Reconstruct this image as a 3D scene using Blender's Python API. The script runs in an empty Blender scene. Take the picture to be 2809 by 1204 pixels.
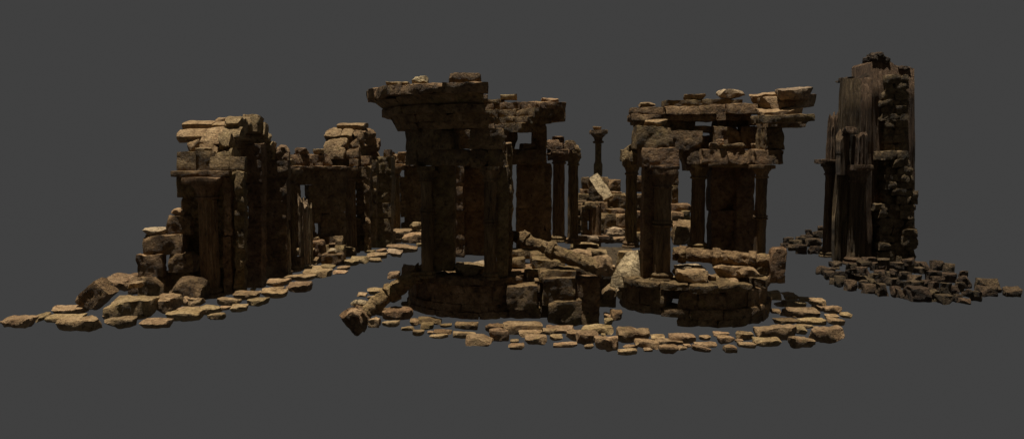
import bpy, math, random
from mathutils import Vector, Matrix, noise

SC = bpy.context.scene
COL = SC.collection
# ------------------------------------------------------------------ camera model (used to survey the photo)
F, CX, CY, HOR, H = 1951.0, 1404.5, 602.0, 433.0, 4.0
TH = math.atan((CY - HOR) / F)
CT, ST = math.cos(TH), math.sin(TH)

def ray(px, py):
    return Vector((px - CX, (CY - py) * ST + F * CT, (CY - py) * CT - F * ST))

def at(px, py, Y):
    d = ray(px, py)
    t = Y / d.y
    return Vector((d.x * t, Y, H + d.z * t))

def on_z(px, py, z=0.0):
    d = ray(px, py)
    t = (z - H) / d.z
    return Vector((d.x * t, d.y * t, z))

def on_plane(px, py, p0, p1):
    # vertical plane through plan points p0, p1
    d = ray(px, py)
    ex, ey = p1[0] - p0[0], p1[1] - p0[1]
    t = (p0[0] * ey - p0[1] * ex) / (d.x * ey - d.y * ex)
    return Vector((d.x * t, d.y * t, H + d.z * t))

# ------------------------------------------------------------------ materials
def nodes_of(name):
    m = bpy.data.materials.new(name)
    m.use_nodes = True
    nt = m.node_tree
    nt.nodes.clear()
    return m, nt, nt.nodes, nt.links

def stone_mat(name, cols, scale=1.0, bump=1.0, streak=None, lichen=0.35, crack=0.5, rough=0.66, hue_vary=0.12):
    m, nt, N, L = nodes_of(name)
    out = N.new('ShaderNodeOutputMaterial')
    b = N.new('ShaderNodeBsdfPrincipled')
    L.new(b.outputs[0], out.inputs[0])
    tc = N.new('ShaderNodeTexCoord')
    oi = N.new('ShaderNodeObjectInfo')
    mp = N.new('ShaderNodeMapping')
    comb = N.new('ShaderNodeVectorMath'); comb.operation = 'SCALE'
    off = N.new('ShaderNodeCombineXYZ')
    for i in range(3):
        L.new(oi.outputs['Random'], off.inputs[i])
    L.new(off.outputs[0], comb.inputs[0]); comb.inputs['Scale'].default_value = 37.0
    add = N.new('ShaderNodeVectorMath'); add.operation = 'ADD'
    L.new(tc.outputs['Object'], add.inputs[0]); L.new(comb.outputs[0], add.inputs[1])
    L.new(add.outputs[0], mp.inputs['Vector'])
    if streak:
        mp.inputs['Scale'].default_value = streak

    def noise_n(sc, det=6, ro=0.6, dist=0.0, src=mp):
        n = N.new('ShaderNodeTexNoise')
        n.inputs['Scale'].default_value = sc * scale
        n.inputs['Detail'].default_value = det
        n.inputs['Roughness'].default_value = ro
        n.inputs['Distortion'].default_value = dist
        L.new(src.outputs[0], n.inputs['Vector'])
        return n

    def ramp(src, stops):
        r = N.new('ShaderNodeValToRGB')
        el = r.color_ramp.elements
        while len(el) < len(stops):
            el.new(0.5)
        for e, (p, c) in zip(el, stops):
            e.position = p
            e.color = (*c, 1) if len(c) == 3 else c
        L.new(src, r.inputs[0])
        return r

    def mix(fac, a, bb, mode='MIX'):
        x = N.new('ShaderNodeMix'); x.data_type = 'RGBA'; x.blend_type = mode
        if isinstance(fac, float): x.inputs[0].default_value = fac
        else: L.new(fac, x.inputs[0])
        for sock, v in ((x.inputs[6], a), (x.inputs[7], bb)):
            if isinstance(v, tuple): sock.default_value = (*v, 1)
            else: L.new(v, sock)
        return x.outputs[2]

    nA = noise_n(2.3, 8, 0.62, 0.4)
    nB = noise_n(9.0, 8, 0.68)
    nC = noise_n(26.0, 6, 0.75)
    base = ramp(nA.outputs[0], [(0.30, cols[0]), (0.47, cols[1]), (0.60, cols[2]), (0.75, cols[3])])
    # weathering stains and pits that belong to the stone itself
    pit = ramp(nB.outputs[0], [(0.35, (0.2, 0.17, 0.14)), (0.45, (0.82, 0.80, 0.78)), (0.58, (1.0, .98, .95)), (0.7, (1.3, 1.26, 1.16))])
    c = mix(0.9, base.outputs[0], pit.outputs[0], 'MULTIPLY')
    nD = noise_n(4.1, 5, 0.6, 0.8)
    lic = ramp(nD.outputs[0], [(0.56, (0, 0, 0)), (0.68, (1, 1, 1))])
    lm = N.new('ShaderNodeMath'); lm.operation = 'MULTIPLY'; lm.inputs[1].default_value = lichen
    L.new(lic.outputs[0], lm.inputs[0])
    c = mix(lm.outputs[0], c, (0.36, 0.265, 0.09))
    nF = noise_n(3.3, 4, 0.6, 0.5)
    rus = ramp(nF.outputs[0], [(0.60, (0, 0, 0)), (0.74, (1, 1, 1))])
    rm_ = N.new('ShaderNodeMath'); rm_.operation = 'MULTIPLY'; rm_.inputs[1].default_value = lichen * .9
    L.new(rus.outputs[0], rm_.inputs[0])
    c = mix(rm_.outputs[0], c, (0.46, 0.225, 0.10))
    # cracks
    vo = N.new('ShaderNodeTexVoronoi'); vo.feature = 'DISTANCE_TO_EDGE'
    vo.inputs['Scale'].default_value = 2.6 * scale
    dv = N.new('ShaderNodeVectorMath'); dv.operation = 'MULTIPLY_ADD'
    nE = noise_n(5.0, 4, 0.6)
    L.new(nE.outputs['Color'], dv.inputs[0]); dv.inputs[1].default_value = (0.45, 0.45, 0.45)
    L.new(mp.outputs[0], dv.inputs[2]); L.new(dv.outputs[0], vo.inputs['Vector'])
    ck = ramp(vo.outputs['Distance'], [(0.0, (0.3, 0.27, 0.25)), (0.035, (1, 1, 1))])
    c = mix(crack, c, ck.outputs[0], 'MULTIPLY')
    hv = N.new('ShaderNodeHueSaturation')
    mr = N.new('ShaderNodeMapRange')
    mr.inputs['To Min'].default_value = 1 - 2 * hue_vary; mr.inputs['To Max'].default_value = 1 + 2 * hue_vary
    L.new(oi.outputs['Random'], mr.inputs['Value'])
    L.new(mr.outputs[0], hv.inputs['Value'])
    mr2 = N.new('ShaderNodeMapRange')
    mr2.inputs['To Min'].default_value = 0.492; mr2.inputs['To Max'].default_value = 0.512
    sn = N.new('ShaderNodeMath'); sn.operation = 'FRACT'
    ml = N.new('ShaderNodeMath'); ml.operation = 'MULTIPLY'; ml.inputs[1].default_value = 7.3
    L.new(oi.outputs['Random'], ml.inputs[0]); L.new(ml.outputs[0], sn.inputs[0]); L.new(sn.outputs[0], mr2.inputs['Value'])
    L.new(mr2.outputs[0], hv.inputs['Hue'])
    L.new(c, hv.inputs['Color'])
    L.new(hv.outputs[0], b.inputs['Base Color'])
    b.inputs['Roughness'].default_value = rough
    b.inputs['Specular IOR Level'].default_value = 0.28
    # relief
    h1 = N.new('ShaderNodeMath'); h1.operation = 'MULTIPLY_ADD'
    L.new(nB.outputs[0], h1.inputs[0]); h1.inputs[1].default_value = 0.75; L.new(nA.outputs[0], h1.inputs[2])
    h2 = N.new('ShaderNodeMath'); h2.operation = 'MULTIPLY_ADD'
    L.new(nC.outputs[0], h2.inputs[0]); h2.inputs[1].default_value = 0.5; L.new(h1.outputs[0], h2.inputs[2])
    ckv = N.new('ShaderNodeMath'); ckv.operation = 'MULTIPLY_ADD'
    L.new(ck.outputs[0], ckv.inputs[0]); ckv.inputs[1].default_value = 0.16; L.new(h2.outputs[0], ckv.inputs[2])
    # small broken ledges and spalls
    nG = noise_n(6.5, 7, 0.62, 0.6)
    ter = ramp(nG.outputs[0], [(0.36, (0, 0, 0)), (0.40, (.3, .3, .3)), (0.46, (.34, .34, .34)), (0.49, (.62, .62, .62)), (0.55, (.66, .66, .66)), (0.58, (1, 1, 1))])
    tv = N.new('ShaderNodeMath'); tv.operation = 'MULTIPLY_ADD'
    L.new(ter.outputs[0], tv.inputs[0]); tv.inputs[1].default_value = 0.5; L.new(ckv.outputs[0], tv.inputs[2])
    ckv = tv
    bp = N.new('ShaderNodeBump')
    bp.inputs['Strength'].default_value = min(1.0, bump)
    bp.inputs['Distance'].default_value = 0.11 * bump
    L.new(ckv.outputs[0], bp.inputs['Height'])
    L.new(bp.outputs[0], b.inputs['Normal'])
    return m

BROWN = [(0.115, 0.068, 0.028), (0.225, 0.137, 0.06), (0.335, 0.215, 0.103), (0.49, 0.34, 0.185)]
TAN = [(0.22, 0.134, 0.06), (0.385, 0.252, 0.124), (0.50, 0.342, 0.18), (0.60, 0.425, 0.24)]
PALE = [(0.26, 0.18, 0.095), (0.42, 0.31, 0.18), (0.53, 0.405, 0.245), (0.60, 0.47, 0.30)]
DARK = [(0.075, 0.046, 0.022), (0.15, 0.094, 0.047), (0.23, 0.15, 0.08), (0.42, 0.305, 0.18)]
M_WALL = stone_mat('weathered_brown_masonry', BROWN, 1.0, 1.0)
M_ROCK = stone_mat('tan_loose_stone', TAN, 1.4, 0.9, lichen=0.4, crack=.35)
M_PALE = stone_mat('pale_cracked_stone', PALE, 0.75, 0.9, crack=0.9, lichen=0.1)
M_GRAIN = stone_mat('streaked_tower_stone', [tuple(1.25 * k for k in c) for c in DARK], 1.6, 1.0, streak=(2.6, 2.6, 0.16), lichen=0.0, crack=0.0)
M_PSHAFT = stone_mat('pale_streaked_column_stone', PALE, 1.3, 0.7, streak=(1.6, 1.6, 0.35), lichen=0.0, crack=0.2)
M_SHAFT = stone_mat('streaked_column_stone', [tuple(.78 * k for k in c) for c in BROWN], 1.3, 0.7, streak=(1.6, 1.6, 0.35), lichen=0.1, crack=0.3)
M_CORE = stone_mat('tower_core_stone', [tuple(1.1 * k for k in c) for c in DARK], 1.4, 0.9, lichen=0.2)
M_RUBBLE = stone_mat('dark_rubble_stone', [tuple(.66 * k for k in c) for c in DARK], 2.0, 0.9, lichen=0.15)

# ------------------------------------------------------------------ mesh tools
def n01(v):
    return 0.5 + 0.5 * noise.noise(v)

class MB:
    def __init__(self):
        self.v, self.f = [], []
    def add(self, vs, fs):
        o = len(self.v)
        self.v += vs
        self.f += [tuple(i + o for i in f) for f in fs]
        return self
    def build(self, name, mat, parent=None, origin=None, angle=38):
        me = bpy.data.meshes.new(name)
        if origin is None:
            origin = parent_origin(parent) if parent else Vector((0, 0, 0))
        me.from_pydata([tuple(p - origin) for p in self.v], [], self.f)
        me.materials.append(mat)
        me.polygons.foreach_set('use_smooth', [True] * len(me.polygons))
        me.set_sharp_from_angle(angle=math.radians(angle))
        me.update()
        o = bpy.data.objects.new(name, me)
        COL.objects.link(o)
        if parent:
            o.parent = parent
        else:
            o.location = origin
        return o

def parent_origin(p):
    v = Vector((0, 0, 0))
    while p:
        v += Vector(p.location)
        p = p.parent
    return v

def tag(o, label=None, cat=None, group=None, kind=None):
    if cat and not kind: kind = 'thing'
    if label: o['label'] = label
    if cat: o['category'] = cat
    if group: o['group'] = group
    if kind: o['kind'] = kind
    return o

def thing(name, loc, label, cat, group=None):
    o = bpy.data.objects.new(name, None)
    o.empty_display_size = 0.2
    o.location = loc
    COL.objects.link(o)
    return tag(o, label, cat, group)

_gc = {}
def box_grid(nx, ny, nz):
    k = (nx, ny, nz)
    if k in _gc: return _gc[k]
    idx, vs, fs = {}, [], []
    def vid(i, j, l):
        key = (i, j, l)
        if key not in idx:
            idx[key] = len(vs)
            vs.append((i / nx - .5, j / ny - .5, l / nz - .5))
        return idx[key]
    for i in range(nx):
        for j in range(ny):
            fs.append((vid(i, j, 0), vid(i, j + 1, 0), vid(i + 1, j + 1, 0), vid(i + 1, j, 0)))
            fs.append((vid(i, j, nz), vid(i + 1, j, nz), vid(i + 1, j + 1, nz), vid(i, j + 1, nz)))
    for i in range(nx):
        for l in range(nz):
            fs.append((vid(i, 0, l), vid(i + 1, 0, l), vid(i + 1, 0, l + 1), vid(i, 0, l + 1)))
            fs.append((vid(i, ny, l), vid(i, ny, l + 1), vid(i + 1, ny, l + 1), vid(i + 1, ny, l)))
    for j in range(ny):
        for l in range(nz):
            fs.append((vid(0, j, l), vid(0, j, l + 1), vid(0, j + 1, l + 1), vid(0, j + 1, l)))
            fs.append((vid(nx, j, l), vid(nx, j + 1, l), vid(nx, j + 1, l + 1), vid(nx, j, l + 1)))
    _gc[k] = (vs, fs)
    return _gc[k]

SEED = [1]
def rough_box(w, d, h, rng=None, r=0.05, amp=0.02, chips=2, depth=0.18, cell=0.085, kind='block', fit=True, nmax=16, lean=0.0):
    """worn block or loose slab centred on the origin: rounded, chipped and weathered"""
    SEED[0] += 1
    rng = rng or random.Random(SEED[0])
    seg = lambda s: max(3, min(nmax, int(round(s / cell))))
    base, fs = box_grid(seg(w), seg(d), seg(h))
    hw = Vector((w / 2, d / 2, h / 2))
    so = Vector((rng.uniform(-90, 90), rng.uniform(-90, 90), rng.uniform(-90, 90)))
    planes = []
    if kind == 'slab':
        a0 = rng.uniform(0, 6.28)
        k = rng.choice((5, 6, 7, 8))
        for i in range(k):
            a = a0 + 6.283 * i / k + rng.uniform(-.3, .3)
            # outline facet in plan, sides leaning in towards the underside
            c_, s_ = math.cos(a), math.sin(a)
            n = Vector((c_ * hw.y, s_ * hw.x, 0)).normalized()
            und = rng.choice((-1.3, -1.0, -.7, -.45, -.2, .4))
            n = Vector((n.x, n.y, und)).normalized()
            sup = math.hypot(n.x * hw.x, n.y * hw.y)
            planes.append((n, sup * rng.uniform(.78, 1.06) + abs(n.z) * hw.z * (.45 if und < 0 else .55)))
        n = Vector((rng.uniform(-.16, .16), rng.uniform(-.22, .08), 1)).normalized()
        planes.append((n, hw.z * rng.uniform(0.8, 0.98)))
        if rng.random() < .5:
            n = Vector((rng.choice((-1, 1)) * rng.uniform(.2, .6), rng.uniform(-.5, .2), 1)).normalized()
            sup = abs(n.x) * hw.x + abs(n.y) * hw.y + abs(n.z) * hw.z
            planes.append((n, sup * rng.uniform(.72, .85)))
    elif kind == 'boulder':
        for i in range(13):
            n = Vector((rng.gauss(0, 1) / w, rng.gauss(0, 1) / d, rng.gauss(0, .9) / h)).normalized()
            sup = math.sqrt((n.x * hw.x) ** 2 + (n.y * hw.y) ** 2 + (n.z * hw.z) ** 2)
            planes.append((n, sup * rng.uniform(.86, 1.05)))
    for i in range(chips):
        n = Vector((rng.choice((-1, 1)) / w, rng.choice((-1, 1)) / d, rng.choice((1, 1, -1)) / h))
        n = Vector((n.x * rng.uniform(.3, 1.3), n.y * rng.uniform(.3, 1.3), n.z * rng.uniform(.3, 1.3))).normalized()
        sup = abs(n.x) * hw.x + abs(n.y) * hw.y + abs(n.z) * hw.z
        planes.append((n, sup - depth * min(w, d, h) * rng.uniform(.5, 1.6)))
    mn = min(w, d, h)
    if kind == 'block': amp *= .8
    out = []
    for b in base:
        p = Vector((b[0] * w, b[1] * d, b[2] * h))
        nn = n01(p * 2.6 + so)
        rr = min(r * ((0.3 + 3.4 * max(0.0, nn - .56)) if kind == 'block' else (0.3 + 1.6 * nn)), 0.42 * mn)
        q = Vector((max(-hw.x + rr, min(hw.x - rr, p.x)), max(-hw.y + rr, min(hw.y - rr, p.y)), max(-hw.z + rr, min(hw.z - rr, p.z))))
        dv = p - q
        l = dv.length
        if l > 1e-6: p = q + dv * (rr / l)
        for n, o in planes:
            e = p.dot(n) - o
            if e > 0:
                p = p - n * e
        out.append(p)
    if fit and planes:
        for ax in range(3):
            lo = min(p[ax] for p in out); hi = max(p[ax] for p in out)
            s = (w, d, h)[ax] / max(hi - lo, 1e-6)
            for p in out:
                p[ax] = (p[ax] - (lo + hi) / 2) * s
    if lean:
        for p in out:
            k = (.5 - p.y / d)
            p.y += .55 * lean * max(0.0, p.z + h * .28) * max(0.0, k)
    for i, p in enumerate(out):
        s = p + so
        v = noise.noise_vector(s * 2.6) * amp * 1.3 + noise.noise_vector(s * 7.0) * amp * 0.9
        rid = abs(noise.noise(s * 4.2))
        out[i] = p + v - p.normalized() * max(0, 0.12 - rid) * amp * 5.0
    return out, fs

def place(vs, c, yaw=0.0, rot=None):
    M = Matrix.Translation(c) @ (rot.to_4x4() if rot else Matrix.Rotation(yaw, 4, 'Z'))
    return [M @ p for p in vs]

FRONT = None
def blk(mb, x0, y0, x1, y1, Y=None, d=0.5, plane=None, **kw):
    """worn ashlar whose front face covers that bit of the photo on a vertical plane"""
    if plane is None:
        a, b = at(x0, y1, Y), at(x1, y0, Y)
        w, h = b.x - a.x, b.z - a.z
        c = Vector(((a.x + b.x) / 2, Y + d / 2, (a.z + b.z) / 2)); yaw = 0
    else:
        xm = (x0 + x1) / 2
        a = on_plane(x0, (y0 + y1) / 2, *plane); b = on_plane(x1, (y0 + y1) / 2, *plane)
        t, u = on_plane(xm, y0, *plane), on_plane(xm, y1, *plane)
        e = Vector((b.x - a.x, b.y - a.y, 0)); w = e.length; h = t.z - u.z
        e.normalize(); yaw = math.atan2(e.y, e.x)
        nrm = Vector((-e.y, e.x, 0))
        c = (t + u) / 2 + nrm * (d / 2)
    kw.setdefault('r', 0.035)
    vs, fs = rough_box(w * 1.008 + .006, d, h * 1.008 + .006, **kw)
    mb.add(place(vs, c, yaw), fs)
    return c, (w, d, h)

def courses(mb, x0, y0, x1, y1, n, Y, d=0.5, plane=None, split=2, seed=0, jitter=5, **kw):
    """n courses of blocks, each split by running joints"""
    rng = random.Random(seed * 77 + int(x0))
    ys = [y0 + (y1 - y0) * i / n for i in range(n + 1)]
    for i in range(1, n): ys[i] += rng.uniform(-jitter, jitter)
    for i in range(n):
        k = max(1, split + rng.choice((-1, 0, 0)))
        xs = [x0 + (x1 - x0) * j / k for j in range(k + 1)]
        for j in range(1, k): xs[j] += rng.uniform(-.25, .25) * (x1 - x0) / k
        xs[0] += rng.uniform(-2, 2); xs[-1] += rng.uniform(-2, 2)
        for j in range(k):
            dd = d * rng.uniform(.94, 1.06)
            blk(mb, xs[j], ys[i], xs[j + 1], ys[i + 1], Y + rng.uniform(-.03, .03) if Y else None, dd, plane, **kw)

def ring(mb, C, r0, r1, a0, a1, z0, z1, n=4, seed=0, taper=0.0, amp=0.02, **kw):
    """curved course: blocks bent round centre C, angles in degrees (270 = towards the camera)"""
    rng = random.Random(seed * 31 + int(a0 * 10))
    js = [a0 + (a1 - a0) * i / n for i in range(n + 1)]
    for i in range(1, n): js[i] += rng.uniform(-.22, .22) * (a1 - a0) / n
    rm = (r0 + r1) / 2
    for i in range(n):
        w = math.radians(js[i + 1] - js[i]) * rm
        am = math.radians((js[i] + js[i + 1]) / 2)
        dr = rng.uniform(-.03, .03)
        dd = r1 - r0
        kw.setdefault('r', 0.035)
        vs, fs = rough_box(w * 1.015, dd, (z1 - z0) * 1.02, amp=amp, **kw)
        out = []
        for p in vs:
            # local y: -dd/2 is the outer face
            rad = rm - p.y + dr
            if taper and p.y < 0:
                rad -= taper * (0.5 - p.z / (z1 - z0))
            a = am + p.x / rm
            out.append(Vector((C[0] + rad * math.cos(a), C[1] + rad * math.sin(a), (z0 + z1) / 2 + p.z)))
        mb.add(out, fs)

def arch(mb, C, U, V, ru, rz, th, a0, a1, n, v0, v1, seed=0, jit=0.12, **kw):
    """voussoirs: C springing centre, U along the opening, V along the barrel"""
    rng = random.Random(seed * 13 + 5)
    for i in range(n):
        b0, b1 = a0 + (a1 - a0) * i / n, a0 + (a1 - a0) * (i + 1) / n
        am = math.radians((b0 + b1) / 2)
        w = math.radians(b1 - b0) * (ru + rz + th) / 2
        lo, hi = v0 + rng.uniform(-jit, jit), v1 + rng.uniform(-jit, jit) * .4
        t = th * rng.uniform(.85, 1.25)
        vs, fs = rough_box(w, hi - lo, t, **kw)
        k = math.radians(b1 - b0) / w
        for j, p in enumerate(vs):
            a = am + p.x * k
            rad = p.z + t / 2
            vs[j] = C + U * ((ru + rad) * math.cos(a)) + Vector((0, 0, 1)) * ((rz + rad) * math.sin(a)) + V * ((lo + hi) / 2 + p.y)
        mb.add(vs, [tuple(reversed(f)) for f in fs])

def lathe(mb, prof, M, n=36, flutes=0, fz=(0, 0), amp=0.012, jag=0.0, seed=0, fdepth=0.2):
    so = Vector((seed * 3.1 + 11, seed * 7.7 - 4, seed * 1.3))
    vs, fs = [], []
    ztop = prof[-1][1]
    for r, z in prof:
        for j in range(n):
            a = 2 * math.pi * j / n
            rr = r
            if flutes and fz[0] <= z <= fz[1]:
                rr *= 1 - fdepth * (0.5 - 0.5 * math.cos(flutes * a)) ** 0.7
            p = Vector((rr * math.cos(a), rr * math.sin(a), z))
            if jag:
                cutz = ztop - jag * (n01(Vector((math.cos(a) * 1.1, math.sin(a) * 1.1, 0)) * 1.5 + so) + .25 * noise.noise(Vector((a * 2.1, 3, 1)) + so))
                if p.z > cutz:
                    p.z = cutz + (p.z - ztop) * .05
            s = p + so
            p = p + noise.noise_vector(s * 3.0) * amp + noise.noise_vector(s * 9.0) * amp * .9 + noise.noise_vector(s * 17.0) * amp * .4
            vs.append(M @ p)
    R = len(prof)
    for i in range(R - 1):
        for j in range(n):
            k = (j + 1) % n
            fs.append((i * n + j, i * n + k, (i + 1) * n + k, (i + 1) * n + j))
    for i, rev in ((0, True), (R - 1, False)):
        c = sum((vs[i * n + j] for j in range(n)), Vector()) / n
        ci = len(vs); vs.append(c)
        for j in range(n):
            k = (j + 1) % n
            fs.append((ci, i * n + k, i * n + j) if rev else (ci, i * n + j, i * n + k))
    mb.add(vs, fs)

def prof_shaft(r, z0, z1, steps=18, taper=0.08):
    return [(r * (1 - taper * i / steps), z0 + (z1 - z0) * i / steps) for i in range(steps + 1)]

def column(parent, base, hgt, r, seed=0, flutes=16, mat=None, band=None, cap=True, jag=0.0, M=None, square=True, capw=1.75, basep=True, n=48):
    """column part with shaft, capital and base as sub-parts, standing at base (world)"""
    mat = mat or M_SHAFT
    M = M or Matrix.Translation(base)
    hc = r * 2.3 if cap else 0
    hb = r * 1.0 if basep else 0
    mb = MB()
    pr = prof_shaft(r, hb, hgt - hc, 22)
    if band:
        zb = band
        pr = [q for q in pr if abs(q[1] - zb) > r * .45]
        for rr, dz in ((1.0, -.4), (1.2, -.32), (1.25, -.12), (1.05, -.06), (1.05, .06), (1.25, .12), (1.2, .32), (1.0, .4)):
            pr.append((r * rr * .97, zb + dz * r))
        pr.sort(key=lambda q: q[1])
        z0f, z1f = hb + .02, hgt - hc
    else:
        z0f, z1f = hb + .02, hgt - hc - .02
    lathe(mb, pr, M, n=n, flutes=flutes, fz=(z0f, z1f), seed=seed, jag=jag)
    sh = mb.build('column', mat, parent)
    if basep:
        mb = MB()
        lathe(mb, [(r * q, z * hb) for q, z in ((1.45, 0), (1.5, .2), (1.42, .38), (1.2, .45), (1.32, .6), (1.36, .75), (1.2, .92), (1.02, 1.02))], M, n=32, seed=seed + 3)
        mb.build('column_base', mat, sh, origin=parent_origin(sh))
    if cap:
        mb = MB()
        z0 = hgt - hc
        lathe(mb, [(r * q, z0 + z * hc) for q, z in ((.95, 0), (1.14, .04), (1.16, .12), (1.0, .16), (1.02, .3), (1.15, .38), (1.2, .48), (1.45, .62), (1.58, .72))], M, n=32, seed=seed + 7)
        vs, fs = rough_box(r * capw * 2, r * capw * 2, hc * .3, r=.02, amp=.012, chips=3)
        mb.add([M @ (p + Vector((0, 0, z0 + hc * .84))) for p in vs], fs)
        mb.build('capital', mat, sh, origin=parent_origin(sh))
    return sh

def axis_matrix(p0, p1):
    z = (p1 - p0).normalized()
    x = z.cross(Vector((0, 0, 1)))
    if x.length < 1e-4: x = Vector((1, 0, 0))
    x.normalize()
    y = z.cross(x)
    return Matrix(((x.x, y.x, z.x, p0.x), (x.y, y.y, z.y, p0.y), (x.z, y.z, z.z, p0.z), (0, 0, 0, 1)))

# ------------------------------------------------------------------ loose stones
ORD = ['first', 'second', 'third', 'fourth', 'fifth', 'sixth', 'seventh', 'eighth', 'ninth', 'tenth', 'eleventh', 'twelfth',
       'thirteenth', 'fourteenth', 'fifteenth', 'sixteenth', 'seventeenth', 'eighteenth', 'nineteenth', 'twentieth']

def stone(x0, y0, x1, y1, z=0.0, kind='slab', hf=0.5, mat=None, name='loose_stone', Yf=None, d=None, tilt=None, yaw=0.0, cell=None, **kw):
    """a loose stone whose lowest front edge stands on height z at that bit of the photo"""
    if Yf is None:
        Yf = on_z((x0 + x1) / 2, y1, z).y
    s = Yf / F
    hgt = max(0.05, (hf + (.14 if kind == 'slab' else 0)) * (y1 - y0) * s)
    if d is None:
        q = on_z((x0 + x1) / 2, max(y0, HOR + 12), min(z + hgt, H - .15))
        w0 = (x1 - x0) * s
        d = max(0.45 * w0, 0.6 * hgt, min(q.y - Yf, 1.25 * w0, 1.3))
    Yc = Yf + d / 2
    w = (x1 - x0) * (Yf + d * .35) / F
    a = at((x0 + x1) / 2, y1, Yc)
    c = Vector((a.x, Yc, z))
    kw.setdefault('r', min(0.045, hgt * .14))
    kw.setdefault('amp', min(0.03, 0.085 * min(w, hgt) + .004))
    cell = cell or max(0.03, min(0.085, w / 12))
    if kind == 'block': kw.setdefault('chips', 4); kw.setdefault('depth', .28)
    else: kw.setdefault('chips', 2)
    vs, fs = rough_box(w, d, hgt, kind=kind, cell=cell, **kw)
    rot = Matrix.Rotation(yaw, 3, 'Z')
    if tilt: rot = rot @ Matrix.Rotation(tilt[0], 3, 'X') @ Matrix.Rotation(tilt[1], 3, 'Y')
    vs = [rot @ p for p in vs]
    lo = min(p.z for p in vs)
    vs = [p + Vector((0, 0, -lo)) for p in vs]
    mb = MB().add(vs, fs)
    o = mb.build(name, mat or M_ROCK, None, origin=Vector((0, 0, 0)), angle=28)
    o.location = c
    return o

def zat(y, Y): return at(1404, y, Y).z

def adjective(o):
    me = o.data
    xs = [v.co for v in me.vertices]
    w = max(p.x for p in xs) - min(p.x for p in xs)
    h = max(p.z for p in xs) - min(p.z for p in xs)
    size = 'small ' if w < .38 else ('large ' if w > .8 else '')
    shape = 'flat' if h < .33 * w else ('upright' if h > .85 * w else 'chunky')
    return size + shape

def cluster(phrase, group, items, noun='tan stone', cat='stone', name='loose_stone', **common):
    made = []
    for it in items:
        kw = dict(common)
        if len(it) > 4: kw.update(it[4])
        lab = kw.pop('label', None)
        o = stone(*it[:4], name=name, **kw)
        made.append(((it[0] + it[2]) / 2, o, lab))
    made.sort(key=lambda t: t[0])
    k = 0
    rest = sum(1 for m in made if not m[2])
    for x, o, lab in made:
        if lab:
            tag(o, lab, cat, group); k += 1; continue
        if len(made) == 1: pos = ''
        elif k == 0: pos = ', leftmost'
        elif k == len(made) - 1: pos = ', rightmost'
        else: pos = ', %s from left' % ORD[k]
        tag(o, '%s %s%s %s' % (adjective(o), noun, pos, phrase), cat, group)
        k += 1
    return made

# ================================================================== LEFT ARCADE
UP = Vector((0, 0, 1))
t = thing('arched_gateway', at(640, 815, 21), 'nearest ruined arched gateway at the left with a fluted column and broken barrel vault', 'ruined gateway', 'arched gateways of the left arcade')
GW1 = t
mb = MB()
courses(mb, 588, 470, 667, 808, 4, 20.46, .3, split=2, seed=2, amp=.075, jitter=14, r=.05, chips=2, lean=.05)
mb.build('pier', M_WALL, t)
mb = MB(); courses(mb, 614, 486, 631, 808, 2, 20.3, .3, split=1, seed=91, amp=.05); mb.build('pilaster', M_WALL, t)
mb = MB(); courses(mb, 646, 472, 668, 806, 3, 20.3, .25, split=1, seed=92, amp=.07, lean=.03); mb.build('pilaster', M_WALL, t)
mb = MB()
courses(mb, 711, 440, 786, 765, 6, 23.7, .4, split=1, seed=4, amp=.03); blk(mb, 706, 412, 768, 444, 23.72, .4, amp=.03)
mb.build('pier', M_WALL, t)
mb = MB()
blk(mb, 485, 485, 551, 541, 20.55, .8)
courses(mb, 503, 541, 556, 822, 5, 20.95, .5, split=1, seed=5, amp=.04)
blk(mb, 500, 540, 545, 640, 20.8, .6)
mb.build('front_wall', M_WALL, t)
mb = MB()
for y0, y1, x0, x1 in ((394, 442, 662, 716), (440, 502, 660, 716), (502, 546, 667, 716), (546, 566, 664, 716), (566, 609, 681, 716), (609, 660, 660, 716), (660, 722, 660, 716), (722, 790, 661, 716)):
    blk(mb, x0, y0, x1, y1, 22.5, .5)
mb.build('inner_wall', M_WALL, t)
mb = MB()
blk(mb, 467, 469, 545, 485, 20.2, 1.0, amp=.015, r=.05); blk(mb, 545, 469, 626, 484, 20.15, 1.2, amp=.015)
mb.build('cornice', M_WALL, t)
mb = MB()
blk(mb, 485, 417, 535, 470, 20.45, 1.0, lean=.25); blk(mb, 534, 415, 575, 470, 20.5, 1.0, chips=4)
blk(mb, 573, 430, 625, 470, 20.4, .7, lean=.7); blk(mb, 624, 431, 668, 470, 20.45, .3, lean=.5)
mb.build('parapet_block', M_WALL, t)
column(t, Vector((at(578, 815, 20.35).x, 20.38, 0)), at(577, 485, 20.38).z, .285, seed=1, flutes=14, mat=M_SHAFT)
C1 = Vector((-8.0, 22.35, 3.93)); U1 = Vector((0.06, 1, 0)).normalized(); V1 = Vector((-1, .05, 0)).normalized()
mb = MB()
arch(mb, C1, U1, V1, 1.22, .90, .46, 0, 180, 11, 0, .5, seed=1, amp=.03, r=.03, chips=3, depth=.3, jit=.1)
mb.build('arch', M_ROCK, t)
mb = MB()
arch(mb, C1, U1, V1, 1.20, .86, .42, 5, 100, 5, .5, 1.2, seed=3, amp=.03, r=.05, jit=.2)
arch(mb, C1, U1, V1, 1.16, .82, .38, 98, 176, 4, .5, 1.1, seed=2, amp=.02, r=.02, jit=.1, chips=3)
arch(mb, C1, U1, V1, 1.2, .88, .34, 94, 118, 1, 1.0, 2.0, seed=5, amp=.015, r=.02, jit=.05)
arch(mb, C1, U1, V1, 1.16, .84, .32, 122, 142, 1, 1.1, 1.95, seed=6, amp=.015, r=.02, jit=.05, chips=4)
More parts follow.
